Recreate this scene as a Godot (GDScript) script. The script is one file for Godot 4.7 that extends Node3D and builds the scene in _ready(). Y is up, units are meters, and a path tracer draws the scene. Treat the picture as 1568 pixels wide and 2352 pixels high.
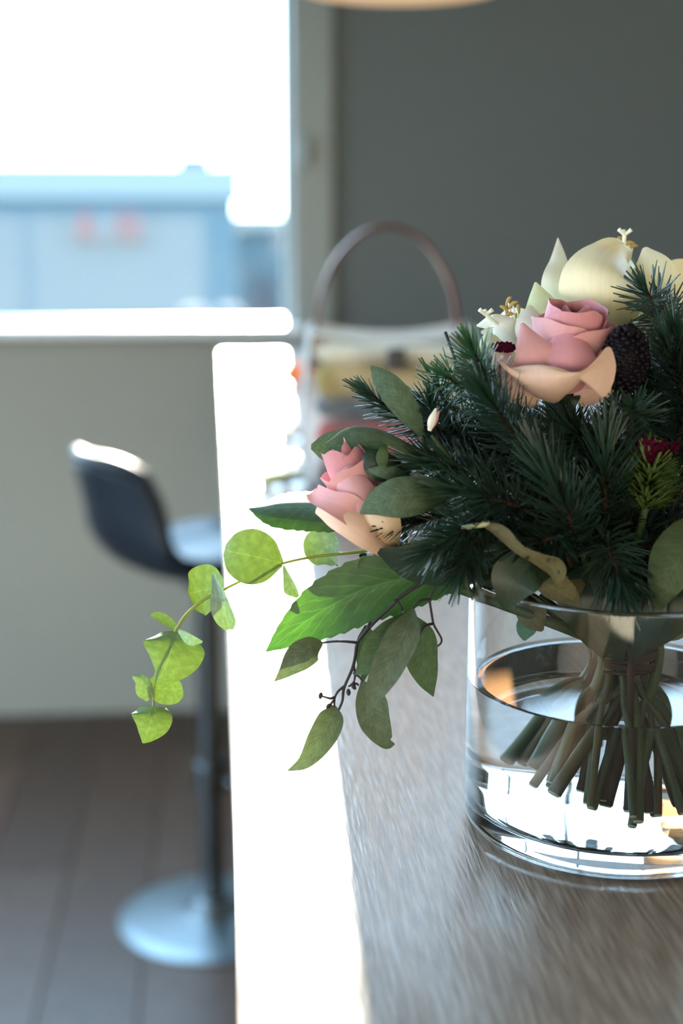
extends Node3D
# A hand-tied bouquet in a glass cylinder on a long bar table, a bright window behind.

const F := 3267.0
const EYE := Vector3(0, 1.44, 0)
const TABLE := 1.10
const FLOWERS := "flowers and greenery of the bouquet"
var aim := Basis()
var rng := RandomNumberGenerator.new()
var mats := {}
var used := {}
var vase_at := Vector3()
var neck_at := Vector3()
var stem_no := 0

func _ready():
	rng.seed = 7
	setup_view()
	make_materials()
	build_room()
	build_outside()
	build_floor()
	build_table()
	build_stool()
	build_pendant()
	build_bag()
	build_small_things()
	build_vase()
	build_bouquet()

# ---------------------------------------------------------------- camera, sky, sun, exposure
func setup_view():
	aim = Basis(Vector3.UP, deg_to_rad(-4.9)) * Basis(Vector3.RIGHT, deg_to_rad(-11.5))
	var cam := Camera3D.new()
	cam.name = "camera"
	cam.fov = rad_to_deg(2.0 * atan(1176.0 / F))
	cam.near = 0.02
	cam.far = 400.0
	cam.transform = Transform3D(aim, EYE)
	var at_ := CameraAttributesPhysical.new()
	at_.frustum_focal_length = 50.0
	at_.exposure_aperture = 3.6
	at_.frustum_focus_distance = 0.79
	cam.attributes = at_
	add_child(cam)
	cam.fov = rad_to_deg(2.0 * atan(1176.0 / F))
	cam.current = true

	var env := Environment.new()
	env.background_mode = Environment.BG_SKY
	var sky := Sky.new()
	var sm := ProceduralSkyMaterial.new()
	sm.sky_top_color = Color(0.70, 0.87, 1.0)
	sm.sky_horizon_color = Color(0.88, 0.96, 1.0)
	sm.ground_horizon_color = Color(0.72, 0.78, 0.82)
	sm.ground_bottom_color = Color(0.55, 0.58, 0.58)
	sm.sky_energy_multiplier = 3.05
	sm.ground_energy_multiplier = 1.4
	sky.sky_material = sm
	env.sky = sky
	env.tonemap_mode = Environment.TONE_MAPPER_LINEAR
	env.tonemap_exposure = 1.0
	env.sdfgi_enabled = true
	env.ssao_enabled = true
	env.ssil_enabled = true
	var we := WorldEnvironment.new()
	we.name = "environment"
	we.environment = env
	add_child(we)

	var sun := DirectionalLight3D.new()
	sun.name = "sun"
	var el := deg_to_rad(14.5)
	var az := deg_to_rad(2.25)
	var to_sun := Vector3(sin(az) * cos(el), sin(el), -cos(az) * cos(el))
	sun.look_at_from_position(to_sun * 20.0, Vector3.ZERO, Vector3.UP)
	sun.light_color = Color(1.0, 0.96, 0.88)
	sun.light_energy = 16.0
	sun.light_angular_distance = 0.5
	sun.shadow_enabled = true
	sun.sky_mode = DirectionalLight3D.SKY_MODE_LIGHT_ONLY
	add_child(sun)

# ---------------------------------------------------------------- places
func at(px, py, d) -> Vector3:          # the point at depth d metres that the photograph shows at this pixel
	return EYE + aim * Vector3((px - 784.0) / F * d, -(py - 1176.0) / F * d, -d)

func on_level(px, py, level) -> Vector3:   # the point of a horizontal level seen at this pixel
	var dir := aim * Vector3((px - 784.0) / F, -(py - 1176.0) / F, -1.0)
	return EYE + dir * ((level - EYE.y) / dir.y)

# ---------------------------------------------------------------- nodes
func numbered(called) -> String:
	if not used.has(called):
		used[called] = 0
		return called
	used[called] += 1
	return "%s_%03d" % [called, used[called]]

func tag(o, label, category, group = "", kind = ""):
	if label: o.set_meta("label", label)
	if category: o.set_meta("category", category)
	if group: o.set_meta("group", group)
	if kind: o.set_meta("kind", kind)
	return o

func thing(called, label, category, where = Vector3.ZERO, group = "") -> Node3D:
	var o := Node3D.new()
	o.name = numbered(called)
	add_child(o)
	o.position = where
	tag(o, label, category, group)
	return o

func put(called, mesh, m, parent = null, where = Vector3.ZERO) -> MeshInstance3D:
	var o := MeshInstance3D.new()
	o.name = called if parent else numbered(called)
	o.mesh = mesh
	o.material_override = m
	if parent:
		parent.add_child(o, true)
	else:
		add_child(o, true)
	o.position = where
	return o

func structure(called, label, mesh, m, where = Vector3.ZERO) -> MeshInstance3D:
	var o := put(called, mesh, m, null, where)
	o.set_meta("kind", "structure")
	o.set_meta("label", label)
	return o

# ---------------------------------------------------------------- shapes
func grid(pts: Array, wrap_u := false) -> ArrayMesh:      # rows of points -> smooth sheet with uv
	var nr: int = pts.size()
	var nc: int = pts[0].size()
	var v := PackedVector3Array()
	var n := PackedVector3Array()
	var uv := PackedVector2Array()
	var ix := PackedInt32Array()
	for i in nr:
		for j in nc:
			v.append(pts[i][j])
			uv.append(Vector2(float(j) / (nc - 1), float(i) / (nr - 1)))
			var a: Vector3 = pts[mini(i + 1, nr - 1)][j] - pts[maxi(i - 1, 0)][j]
			var jl := j - 1 if j > 0 else (nc - 2 if wrap_u else 0)
			var jr := j + 1 if j < nc - 1 else (1 if wrap_u else nc - 1)
			var b: Vector3 = pts[i][jr] - pts[i][jl]
			var k := b.cross(a)
			if k.length() < 1e-14:
				var i2 := clampi(i, 1, nr - 2) if nr > 2 else i
				a = pts[mini(i2 + 1, nr - 1)][j] - pts[maxi(i2 - 1, 0)][j]
				b = pts[i2][jr] - pts[i2][jl]
				k = b.cross(a)
			n.append(k.normalized() if k.length() > 1e-14 else Vector3.UP)
	for i in nr - 1:
		for j in nc - 1:
			var q := i * nc + j
			ix.append_array([q, q + nc, q + 1, q + 1, q + nc, q + nc + 1])
	var arr := []
	arr.resize(Mesh.ARRAY_MAX)
	arr[Mesh.ARRAY_VERTEX] = v
	arr[Mesh.ARRAY_NORMAL] = n
	arr[Mesh.ARRAY_TEX_UV] = uv
	arr[Mesh.ARRAY_INDEX] = ix
	var m := ArrayMesh.new()
	m.add_surface_from_arrays(Mesh.PRIMITIVE_TRIANGLES, arr)
	return m

func spline(p: Array, t: float):       # Catmull-Rom through floats or vectors, t 0..1
	var k := p.size() - 1
	if k == 0: return p[0]
	var x := clampf(t, 0, 1) * k
	var i := mini(int(x), k - 1)
	var f := x - i
	var a = p[i - 1] if i > 0 else p[0] * 2.0 - p[1]
	var b = p[i]
	var c = p[i + 1]
	var d = p[i + 2] if i + 2 <= k else p[k] * 2.0 - p[k - 1]
	return b + (c - a) * (0.5 * f) + (a * 2.0 - b * 5.0 + c * 4.0 - d) * (0.5 * f * f) + (b * 3.0 - a - c * 3.0 + d) * (0.5 * f * f * f)

func tube(p: Array, radii: Array, sides := 8, steps := 0, wobble := 0.0) -> ArrayMesh:
	var k := steps if steps > 0 else maxi(2, (p.size() - 1) * 5)
	var rows := []
	var up := Vector3(0.31, 0.82, 0.47).normalized()
	var cap: Vector3 = spline(p, 0.0)
	var first := []
	for s in sides + 1: first.append(cap)
	rows.append(first)
	var last_side := Vector3.ZERO
	for i in k + 1:
		var t := float(i) / k
		var c: Vector3 = spline(p, t)
		var dir: Vector3 = (spline(p, minf(t + 0.02, 1.0)) - spline(p, maxf(t - 0.02, 0.0))).normalized()
		var side: Vector3 = (last_side - dir * last_side.dot(dir)) if last_side != Vector3.ZERO else dir.cross(up)
		side = side.normalized()
		last_side = side
		var other := dir.cross(side)
		var r: float = spline(radii, t)
		var ring := []
		for s in sides + 1:
			var g := TAU * s / sides
			var rr := r * (1.0 + wobble * sin(g * 3.0 + t * 19.0) * cos(t * 31.0 + g))
			ring.append(c + (side * cos(g) + other * sin(g)) * rr)
		rows.append(ring)
	cap = spline(p, 1.0)
	var last := []
	for s in sides + 1: last.append(cap)
	rows.append(last)
	return grid(rows, true)

func lathe(profile: Array, segs := 96) -> ArrayMesh:     # profile of Vector2(radius, height), bottom centre outwards
	var rows := []
	for q in profile:
		var ring := []
		for s in segs + 1:
			var g := -TAU * s / segs
			ring.append(Vector3(q.x * cos(g), q.y, q.x * sin(g)))
		rows.append(ring)
	return grid(rows, true)

func rounded(points: Array, r: float, n := 5) -> Array:  # rounds the inner corners of an open profile
	var out := [points[0]]
	for i in range(1, points.size() - 1):
		var a: Vector2 = points[i - 1]
		var b: Vector2 = points[i]
		var c: Vector2 = points[i + 1]
		var q := minf(r, minf(a.distance_to(b), b.distance_to(c)) * 0.48)
		var s: Vector2 = b + (a - b).normalized() * q
		var e: Vector2 = b + (c - b).normalized() * q
		for k in n + 1:
			var t := float(k) / n
			out.append(s.lerp(b, t).lerp(b.lerp(e, t), t))
	out.append(points[-1])
	return out

func block(size: Vector3, bevel := 0.004) -> ArrayMesh:   # a box with chamfered edges, centred
	var st := SurfaceTool.new()
	st.begin(Mesh.PRIMITIVE_TRIANGLES)
	st.set_smooth_group(-1)
	var h := size / 2.0
	var b := minf(bevel, minf(h.x, minf(h.y, h.z)) * 0.9)
	var pt := func(sx, sy, sz, axis):
		var i := h - Vector3.ONE * b
		i[axis] = h[axis]
		return Vector3(sx, sy, sz) * i
	var quad := func(a, bb, c, d, out_):
		var nn: Vector3 = (bb - a).cross(c - a)
		var list := [a, bb, c, a, c, d] if nn.dot(out_) < 0 else [a, c, bb, a, d, c]
		for q in list:
			st.add_vertex(q)
	var tri := func(a, bb, c, out_):
		var nn: Vector3 = (bb - a).cross(c - a)
		for q in ([a, bb, c] if nn.dot(out_) < 0 else [a, c, bb]):
			st.add_vertex(q)
	for axis in 3:
		for s in [-1, 1]:
			var u := (axis + 1) % 3
			var w := (axis + 2) % 3
			var cs := []
			for e in [[-1, -1], [1, -1], [1, 1], [-1, 1]]:
				var sg := Vector3()
				sg[axis] = s
				sg[u] = e[0]
				sg[w] = e[1]
				cs.append(pt.call(sg.x, sg.y, sg.z, axis))
			var o := Vector3()
			o[axis] = s
			quad.call(cs[0], cs[1], cs[2], cs[3], o)
	for axis in 3:
		var u := (axis + 1) % 3
		var w := (axis + 2) % 3
		for e in [[-1, -1], [1, -1], [1, 1], [-1, 1]]:
			var lo := Vector3()
			lo[axis] = -1
			lo[u] = e[0]
			lo[w] = e[1]
			var hi := lo
			hi[axis] = 1
			var o := Vector3()
			o[u] = e[0]
			o[w] = e[1]
			quad.call(pt.call(lo.x, lo.y, lo.z, u), pt.call(hi.x, hi.y, hi.z, u), pt.call(hi.x, hi.y, hi.z, w), pt.call(lo.x, lo.y, lo.z, w), o)
	for sx in [-1, 1]:
		for sy in [-1, 1]:
			for sz in [-1, 1]:
				tri.call(pt.call(sx, sy, sz, 0), pt.call(sx, sy, sz, 1), pt.call(sx, sy, sz, 2), Vector3(sx, sy, sz))
	st.generate_normals()
	return st.commit()

func leaf(mid: Array, wl: Array, wr: Array, tilt := 0.0, cup := 0.0, opt := {}) -> ArrayMesh:
	# mid: points along the midrib; wl, wr: half widths along it; tilt turns the blade about its midrib; cup bends the halves
	var na: int = opt.get("along", 26)
	var nx: int = opt.get("across", 10)
	var serr: float = opt.get("serr", 0.0)
	var teeth: float = opt.get("teeth", 16.0)
	var ripple: float = opt.get("ripple", 0.0)
	var fold: float = opt.get("fold", 0.0)
	var lift: float = opt.get("lift", 0.0)
	var tilt_end: float = opt.get("tilt_end", tilt)
	var roll: float = opt.get("roll", 0.0)
	var thick: float = opt.get("rib", 0.0)
	var ph := rng.randf() * TAU
	var rows := []
	for i in na + 1:
		var t := float(i) / na
		var c: Vector3 = spline(mid, t)
		var dir: Vector3 = (spline(mid, minf(t + 0.03, 1.0)) - spline(mid, maxf(t - 0.03, 0.0))).normalized()
		var view: Vector3 = (EYE - c).normalized()
		var side := dir.cross(view).normalized()
		side = side.rotated(dir, lerpf(tilt, tilt_end, t))
		var nrm := side.cross(dir).normalized()
		if opt.has("facing"):
			side = dir.cross(opt.facing).normalized().rotated(dir, lerpf(tilt, tilt_end, t))
			nrm = side.cross(dir).normalized()
		var l: float = maxf(spline(wl, t), 0.0)
		var r: float = maxf(spline(wr, t), 0.0)
		var tooth := 1.0 + serr * (fmod(t * teeth, 1.0) - 0.5) if serr > 0.0 else 1.0
		var row := []
		for j in nx + 1:
			var u := 2.0 * j / nx - 1.0
			var w := l if u < 0 else r
			var au := absf(u)
			var x := u * w * (tooth if au > 0.99 else 1.0)
			var z := cup * w * au * au + fold * w * au + ripple * w * au * sin(t * 17.0 + ph + u * 2.0) - roll * w * pow(au, 4.0)
			z += thick * maxf(0.0, 1.0 - au * nx * 0.5)
			row.append(c + side * x + nrm * z + dir * (lift * w * au * au))
		rows.append(row)
	return grid(rows)

func px(list: Array) -> Array:            # [[px, py, depth], ...] -> points
	var out := []
	for q in list: out.append(at(q[0], q[1], q[2]))
	return out

func wide(list: Array, d := 0.8) -> Array:   # half widths in photo pixels at depth d -> metres
	var out := []
	for q in list: out.append(q * d / F)
	return out

func joined(list: Array) -> ArrayMesh:
	var st := SurfaceTool.new()
	st.begin(Mesh.PRIMITIVE_TRIANGLES)
	for e in list:
		if e is Array: st.append_from(e[0], 0, e[1])
		else: st.append_from(e, 0, Transform3D())
	return st.commit()

# ---------------------------------------------------------------- materials
func mat(color: Color, rough := 0.6, spec := 0.5) -> StandardMaterial3D:
	var m := StandardMaterial3D.new()
	m.albedo_color = color
	m.roughness = rough
	m.metallic_specular = spec
	return m

func noise(freq, octaves := 4, seed_ := 1, kind := FastNoiseLite.TYPE_SIMPLEX_SMOOTH) -> FastNoiseLite:
	var n := FastNoiseLite.new()
	n.seed = seed_
	n.noise_type = kind
	n.frequency = freq
	n.fractal_octaves = octaves
	return n

func noise_tex(freq, lo: Color, hi: Color, seed_ := 1, octaves := 4, side := 512) -> NoiseTexture2D:
	var t := NoiseTexture2D.new()
	t.width = side
	t.height = side
	t.seamless = true
	t.noise = noise(freq, octaves, seed_)
	var g := Gradient.new()
	g.set_color(0, lo)
	g.set_color(1, hi)
	t.color_ramp = g
	return t

func blade_texture(veins: int, slope: float, strength: float, seed_: int) -> ImageTexture:   # pale veins on a mottled blade
	var w := 192
	var h := 384
	var im := Image.create(w, h, false, Image.FORMAT_RGB8)
	var n := noise(0.02, 4, seed_)
	var n2 := noise(0.11, 3, seed_ + 5)
	for y in h:
		for x in w:
			var u := absf(2.0 * (x + 0.5) / w - 1.0)
			var s := 1.0 if x * 2 < w else -1.0
			var t := (y + 0.5) / h
			var g := (t - slope * (u - 0.25 * u * u) + 0.02 * n.get_noise_2d(x * s, y)) * veins + (0.35 if s > 0 else 0.0)
			var d := absf(g - round(g)) / veins * 2.0
			var vein := exp(-pow(d / 0.011, 2.0)) * (1.0 - 0.7 * u)
			var rib := exp(-pow(u / 0.025, 2.0))
			var net := maxf(0.0, 1.0 - absf(n2.get_noise_2d(x, y)) * 9.0) * 0.35
			var k := 0.80 + 0.10 * n.get_noise_2d(x, y) + 0.05 * n2.get_noise_2d(x * 2, y * 2)
			k += strength * maxf(maxf(vein, rib), net * 0.6) * 0.22
			im.set_pixel(x, y, Color(clampf(k, 0, 1), clampf(k, 0, 1), clampf(k * 0.97, 0, 1)))
	return ImageTexture.create_from_image(im)

func petal_texture(seed_: int) -> ImageTexture:          # fine lengthwise veins of a petal
	var w := 192
	var h := 192
	var im := Image.create(w, h, false, Image.FORMAT_RGB8)
	var n := noise(0.03, 3, seed_)
	for y in h:
		for x in w:
			var u := (x + 0.5) / w - 0.5
			var t := (y + 0.5) / h
			var fan := n.get_noise_2d(u * 420.0 / (0.45 + 0.55 * t), t * 22.0)
			var k := 0.95 + 0.022 * fan + 0.02 * n.get_noise_2d(x * 0.5 + 300, y * 0.5)
			im.set_pixel(x, y, Color(clampf(k, 0, 1), clampf(k * 0.99, 0, 1), clampf(k * 0.98, 0, 1)))
	return ImageTexture.create_from_image(im)

func blade(color: Color, tex, through: Color, rough := 0.5, spec := 0.4) -> StandardMaterial3D:
	var m := mat(color, rough, spec)
	m.albedo_texture = tex
	m.backlight_enabled = true
	m.backlight = through
	m.cull_mode = BaseMaterial3D.CULL_DISABLED
	return m

func make_materials():
	var veins := blade_texture(11, 0.30, 1.0, 3)
	var fine := blade_texture(16, 0.22, 0.55, 9)
	var round_v := blade_texture(7, 0.45, 0.5, 21)
	var pet := petal_texture(4)
	mats.eucalyptus = blade(Color(0.50, 0.62, 0.40), round_v, Color(0.48, 0.50, 0.16), 0.5, 0.4)
	mats.eucalyptus_pale = blade(Color(0.60, 0.70, 0.60), round_v, Color(0.42, 0.48, 0.16), 0.55, 0.4)
	mats.willow = blade(Color(0.34, 0.44, 0.30), fine, Color(0.34, 0.40, 0.20), 0.55, 0.35)
	mats.willow_dusk = blade(Color(0.42, 0.47, 0.38), fine, Color(0.54, 0.58, 0.40), 0.55, 0.35)  # dusk copy of willow, its light tuned into colour and translucency
	mats.serrate = blade(Color(0.30, 0.44, 0.28), veins, Color(0.66, 0.80, 0.28), 0.42, 0.5)
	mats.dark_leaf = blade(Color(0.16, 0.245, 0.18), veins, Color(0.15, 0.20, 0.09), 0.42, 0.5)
	mats.sage = blade(Color(0.42, 0.50, 0.42), fine, Color(0.30, 0.36, 0.16), 0.75, 0.25)
	mats.olive = blade(Color(0.46, 0.44, 0.32), veins, Color(0.22, 0.21, 0.13), 0.55, 0.35)
	mats.pale_leaf = blade(Color(0.34, 0.40, 0.28), fine, Color(0.14, 0.16, 0.08), 0.55, 0.3)
	mats.teal = blade(Color(0.40, 0.62, 0.55), fine, Color(0.30, 0.42, 0.26), 0.55, 0.35)
	mats.needle = mat(Color(0.13, 0.225, 0.18), 0.38, 0.6)
	mats.needle_fresh = mat(Color(0.20, 0.36, 0.23), 0.36, 0.6)
	for k in ["needle", "needle_fresh"]:
		mats[k].backlight_enabled = true
		mats[k].backlight = Color(0.09, 0.14, 0.07)
		mats[k].cull_mode = BaseMaterial3D.CULL_DISABLED
	mats.twig = mat(Color(0.27, 0.20, 0.16), 0.75, 0.3)
	mats.dark_twig = mat(Color(0.20, 0.17, 0.19), 0.6, 0.4)
	mats.stem = mat(Color(0.19, 0.28, 0.14), 0.5, 0.5)
	mats.stem_olive = mat(Color(0.30, 0.29, 0.18), 0.55, 0.4)
	mats.stem_brown = mat(Color(0.20, 0.14, 0.11), 0.7, 0.35)
	mats.stem_red = mat(Color(0.24, 0.11, 0.10), 0.7, 0.35)
	mats.stem_lime = mat(Color(0.52, 0.55, 0.24), 0.5, 0.4)
	mats.pith = mat(Color(0.74, 0.76, 0.62), 0.8, 0.2)
	mats.rose = blade(Color(0.92, 0.70, 0.72), pet, Color(0.36, 0.29, 0.29), 0.62, 0.3)
	mats.rose_deep = blade(Color(0.90, 0.64, 0.68), pet, Color(0.36, 0.27, 0.28), 0.62, 0.3)
	mats.rose_peach = blade(Color(0.95, 0.82, 0.75), pet, Color(0.34, 0.29, 0.23), 0.62, 0.3)
	mats.rose_cream = blade(Color(0.92, 0.82, 0.70), pet, Color(0.30, 0.27, 0.18), 0.62, 0.3)
	mats.lily = blade(Color(1.0, 1.0, 0.97), pet, Color(0.40, 0.42, 0.32), 0.5, 0.35)
	mats.lily_cream = blade(Color(1.0, 0.97, 0.84), pet, Color(0.40, 0.36, 0.22), 0.5, 0.35)
	mats.lily_green = blade(Color(0.94, 0.97, 0.82), pet, Color(0.40, 0.44, 0.28), 0.5, 0.35)
	mats.anther = mat(Color(0.72, 0.60, 0.36), 0.85, 0.2)
	mats.style = mat(Color(0.96, 0.96, 0.88), 0.5, 0.4)
	mats.burgundy = blade(Color(0.32, 0.05, 0.18), pet, Color(0.08, 0.02, 0.05), 0.65, 0.25)
	mats.seed = mat(Color(0.06, 0.03, 0.07), 0.55, 0.3)
	mats.bract = mat(Color(0.42, 0.52, 0.28), 0.7, 0.3)
	mats.twine = mat(Color(0.20, 0.16, 0.13), 0.9, 0.2)

	# walls: smooth painted plaster with a faint roller texture
	mats.wall = mat(Color(0.63, 0.615, 0.57), 0.85, 0.3)
	mats.wall.heightmap_enabled = false
	mats.wall.uv1_triplanar = true
	mats.wall.uv1_world_triplanar = true
	mats.wall.uv1_scale = Vector3(2, 2, 2)
	mats.wall.albedo_texture = noise_tex(0.03, Color(0.95, 0.95, 0.95), Color(1, 1, 1), 11, 5)
	mats.wall_shade = mats.wall.duplicate()
	mats.wall_shade.albedo_color = Color(0.41, 0.43, 0.425)  # shade right of the window, put into a darker copy of the wall colour
	mats.ceiling = mat(Color(0.88, 0.88, 0.86), 0.9, 0.2)
	mats.trim = mat(Color(0.53, 0.555, 0.545), 0.45, 0.5)
	mats.sill = mat(Color(0.93, 0.94, 0.94), 0.35, 0.5)
	mats.pane = mat(Color(1, 1, 1, 0.02), 0.0, 0.5)
	mats.pane.transparency = BaseMaterial3D.TRANSPARENCY_ALPHA
	mats.pane.cull_mode = BaseMaterial3D.CULL_DISABLED

	# oak table top: long grain with open pores
	mats.table = mat(Color(0.66, 0.60, 0.55), 0.36, 0.47)
	mats.table.uv1_triplanar = true
	mats.table.uv1_scale = Vector3(6.5, 6.5, 0.55)
	mats.table.albedo_texture = noise_tex(0.035, Color(0.66, 0.60, 0.55), Color(1.0, 0.98, 0.95), 31, 5, 1024)
	mats.table.heightmap_enabled = true
	mats.table.heightmap_scale = 0.022
	mats.table.heightmap_texture = noise_tex(0.05, Color(0, 0, 0), Color(1, 1, 1), 37, 5, 1024)
	mats.table.roughness_texture = noise_tex(0.05, Color(0.8, 0.8, 0.8), Color(1, 1, 1), 41, 4, 512)
	mats.planks = []
	for k in 4:
		var m := mat([Color(0.37, 0.27, 0.22), Color(0.40, 0.30, 0.25), Color(0.34, 0.25, 0.21), Color(0.42, 0.31, 0.25)][k], 0.42, 0.5)
		m.uv1_triplanar = true
		m.uv1_world_triplanar = true
		m.uv1_scale = Vector3(5.0, 5.0, 0.7)
		m.uv1_offset = Vector3(k * 0.37, 0, k * 0.21)
		m.albedo_texture = noise_tex(0.03, Color(0.7, 0.66, 0.62), Color(1, 1, 1), 51, 5) if k == 0 else mats.planks[0].albedo_texture
		mats.planks.append(m)

	mats.shell = mat(Color(0.10, 0.13, 0.17), 0.42, 0.45)
	mats.seat = mat(Color(0.14, 0.17, 0.20), 0.42, 0.45)
	mats.chrome = mat(Color(0.42, 0.44, 0.45), 0.22, 0.5)
	mats.chrome.metallic = 1.0
	mats.base = mat(Color(0.50, 0.53, 0.55), 0.42, 0.5)
	mats.base.metallic = 1.0

	mats.glass = mat(Color(1, 1, 1, 0.0), 0.0, 0.5)
	mats.glass.refraction_enabled = true
	mats.glass.refraction_scale = 0.05
	mats.water = mat(Color(1, 1, 1, 0.0), 0.0, 0.5)
	mats.water.refraction_enabled = true
	mats.water.refraction_scale = 0.033

	mats.vinyl = mat(Color(0.92, 0.95, 0.97, 0.10), 0.12, 0.5)
	mats.vinyl.transparency = BaseMaterial3D.TRANSPARENCY_ALPHA
	mats.vinyl.cull_mode = BaseMaterial3D.CULL_DISABLED
	mats.vinyl_rim = mat(Color(0.80, 0.85, 0.88), 0.2, 0.6)
	mats.strap = mat(Color(0.40, 0.20, 0.16), 0.24, 0.4)

# ---------------------------------------------------------------- the room
const BACK := -4.1
const HIGH := 3.8
const LEFT := -3.4
const RIGHT := 4.7
const FRONT := 3.4
func wall_piece(size: Vector3, centre: Vector3) -> Array:
	return [block(size, 0.002), Transform3D(Basis(), centre)]

func build_room():
	var t := 0.22
	# back wall round two openings: a wide window, and a high unseen one added for the table's sheen
	var w0 := -2.7
	var w1 := 0.209
	var sill := 1.14
	var top := 3.5
	var c0 := 0.45
	var c1 := 4.4
	var cb := 2.36
	var ct := 3.66
	var z := BACK - t / 2
	var pieces := []
	for r in [[LEFT - t, w0, 0.0, HIGH], [w0, w1, 0.0, sill], [w0, w1, top, HIGH]]:
		pieces.append(wall_piece(Vector3(r[1] - r[0], r[3] - r[2], t), Vector3((r[0] + r[1]) / 2, (r[2] + r[3]) / 2, z)))
	structure("wall_window", "light beige wall below and round the bright window", joined(pieces), mats.wall)
	pieces = []
	for r in [[w1, c0, 0.0, HIGH], [c0, c1, 0.0, cb], [c0, c1, ct, HIGH], [c1, RIGHT + t, 0.0, HIGH]]:
		pieces.append(wall_piece(Vector3(r[1] - r[0], r[3] - r[2], t), Vector3((r[0] + r[1]) / 2, (r[2] + r[3]) / 2, z)))
	structure("wall_back", "wall right of the window, its shade put into a darker grey", joined(pieces), mats.wall_shade)
	# a long unseen window is added in the left side wall, as soft fill light on stool, wall and bouquet
	var s0 := -3.0
	var s1 := 1.6
	var sb := 0.5
	var stp := 2.75
	var side := []
	for r in [[BACK, s0, 0.0, HIGH], [s0, s1, 0.0, sb], [s0, s1, stp, HIGH], [s1, FRONT, 0.0, HIGH]]:
		side.append(wall_piece(Vector3(t, r[3] - r[2], r[1] - r[0]), Vector3(LEFT - t / 2, (r[2] + r[3]) / 2, (r[0] + r[1]) / 2)))
	structure("wall_left", "light painted side wall of the room with an added long window", joined(side), mats.wall)
	var w3 := window("window_3", "long unseen window added in the side wall for fill light", -(s1 - s0) / 2, (s1 - s0) / 2, sb, stp, t, [-0.8, 0.75])
	w3.rotation.y = PI / 2
	w3.position = Vector3(LEFT - t + 0.04, sb, (s0 + s1) / 2)
	structure("wall_right", "grey painted side wall of the room", block(Vector3(t, HIGH, FRONT - BACK), 0.002), mats.wall, Vector3(RIGHT + t / 2, HIGH / 2, (FRONT + BACK) / 2))
	structure("wall_front", "light painted wall opposite the window", block(Vector3(RIGHT - LEFT + 2 * t, HIGH, t), 0.002), mats.wall, Vector3((RIGHT + LEFT) / 2, HIGH / 2, FRONT + t / 2))
	structure("ceiling", "plain white ceiling", block(Vector3(RIGHT - LEFT + 2 * t, 0.2, FRONT - BACK + 2 * t), 0.002), mats.ceiling, Vector3((RIGHT + LEFT) / 2, HIGH + 0.1, (FRONT + BACK) / 2))
	window("window_1", "wide window full of white daylight over the pale blue building", w0, w1, sill, top, t, [-1.25])
	window("window_2", "high narrow unseen window added for the sheen on the table", c0, c1, cb, ct, t, [1.76, 3.08])
	# casing on the room side of the window's jamb, the sill board
	var cas := structure("trim_1", "pale vertical casing beside the window", block(Vector3(0.117, top + 0.1 - 0.30, 0.03), 0.006), mats.trim, Vector3(w1 + 0.0585, (top + 0.1 + 0.30) / 2 + 0.38, BACK + 0.015))
	var h := MeshInstance3D.new()
	h.name = "blind_cord_cleat"
	h.mesh = joined([[block(Vector3(0.035, 0.09, 0.014), 0.006), Transform3D(Basis(), Vector3(0, 0, 0.007))], [block(Vector3(0.016, 0.06, 0.02), 0.005), Transform3D(Basis(), Vector3(0, 0, 0.022))]])
	h.material_override = mats.trim
	cas.add_child(h)
	h.position = at(690, 352, 4.1) - cas.position
	h.position.z = 0.015
	structure("trim_2", "white window sill board shining in the sun", block(Vector3(w1 - w0 + 0.04, 0.03, t + 0.05), 0.008), mats.sill, Vector3((w0 + w1) / 2 + 0.02, sill + 0.0, BACK - t / 2 + 0.035))

func window(called, label, x0, x1, y0, y1, t, mullions: Array) -> Node3D:
	var o := Node3D.new()
	o.name = called
	add_child(o)
	o.set_meta("kind", "structure")
	o.set_meta("label", label)
	o.position = Vector3((x0 + x1) / 2, y0, BACK - t + 0.04)
	var w: float = x1 - x0
	var h: float = y1 - y0
	var fr := 0.016
	var lo := 0.022
	var parts := [[block(Vector3(fr, h, 0.06)), Transform3D(Basis(), Vector3(-w / 2 + fr / 2, h / 2, 0))], [block(Vector3(fr, h, 0.06)), Transform3D(Basis(), Vector3(w / 2 - fr / 2, h / 2, 0))],
		[block(Vector3(w, lo, 0.06)), Transform3D(Basis(), Vector3(0, lo / 2, 0))], [block(Vector3(w, fr, 0.06)), Transform3D(Basis(), Vector3(0, h - fr / 2, 0))]]
	put("window_frame", joined(parts), mats.trim, o)
	var edges := [x0]
	for m in mullions: edges.append(m)
	edges.append(x1)
	for m in mullions:
		put("mullion", block(Vector3(0.05, h, 0.055)), mats.trim, o, Vector3(m - o.position.x, h / 2, 0))
	for k in edges.size() - 1:
		var a: float = edges[k]
		var b: float = edges[k + 1]
		var q := QuadMesh.new()
		q.size = Vector2(b - a - 0.01, h - 0.01)
		put("pane", q, mats.pane, o, Vector3((a + b) / 2 - o.position.x, h / 2, -0.005))
	return o

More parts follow.
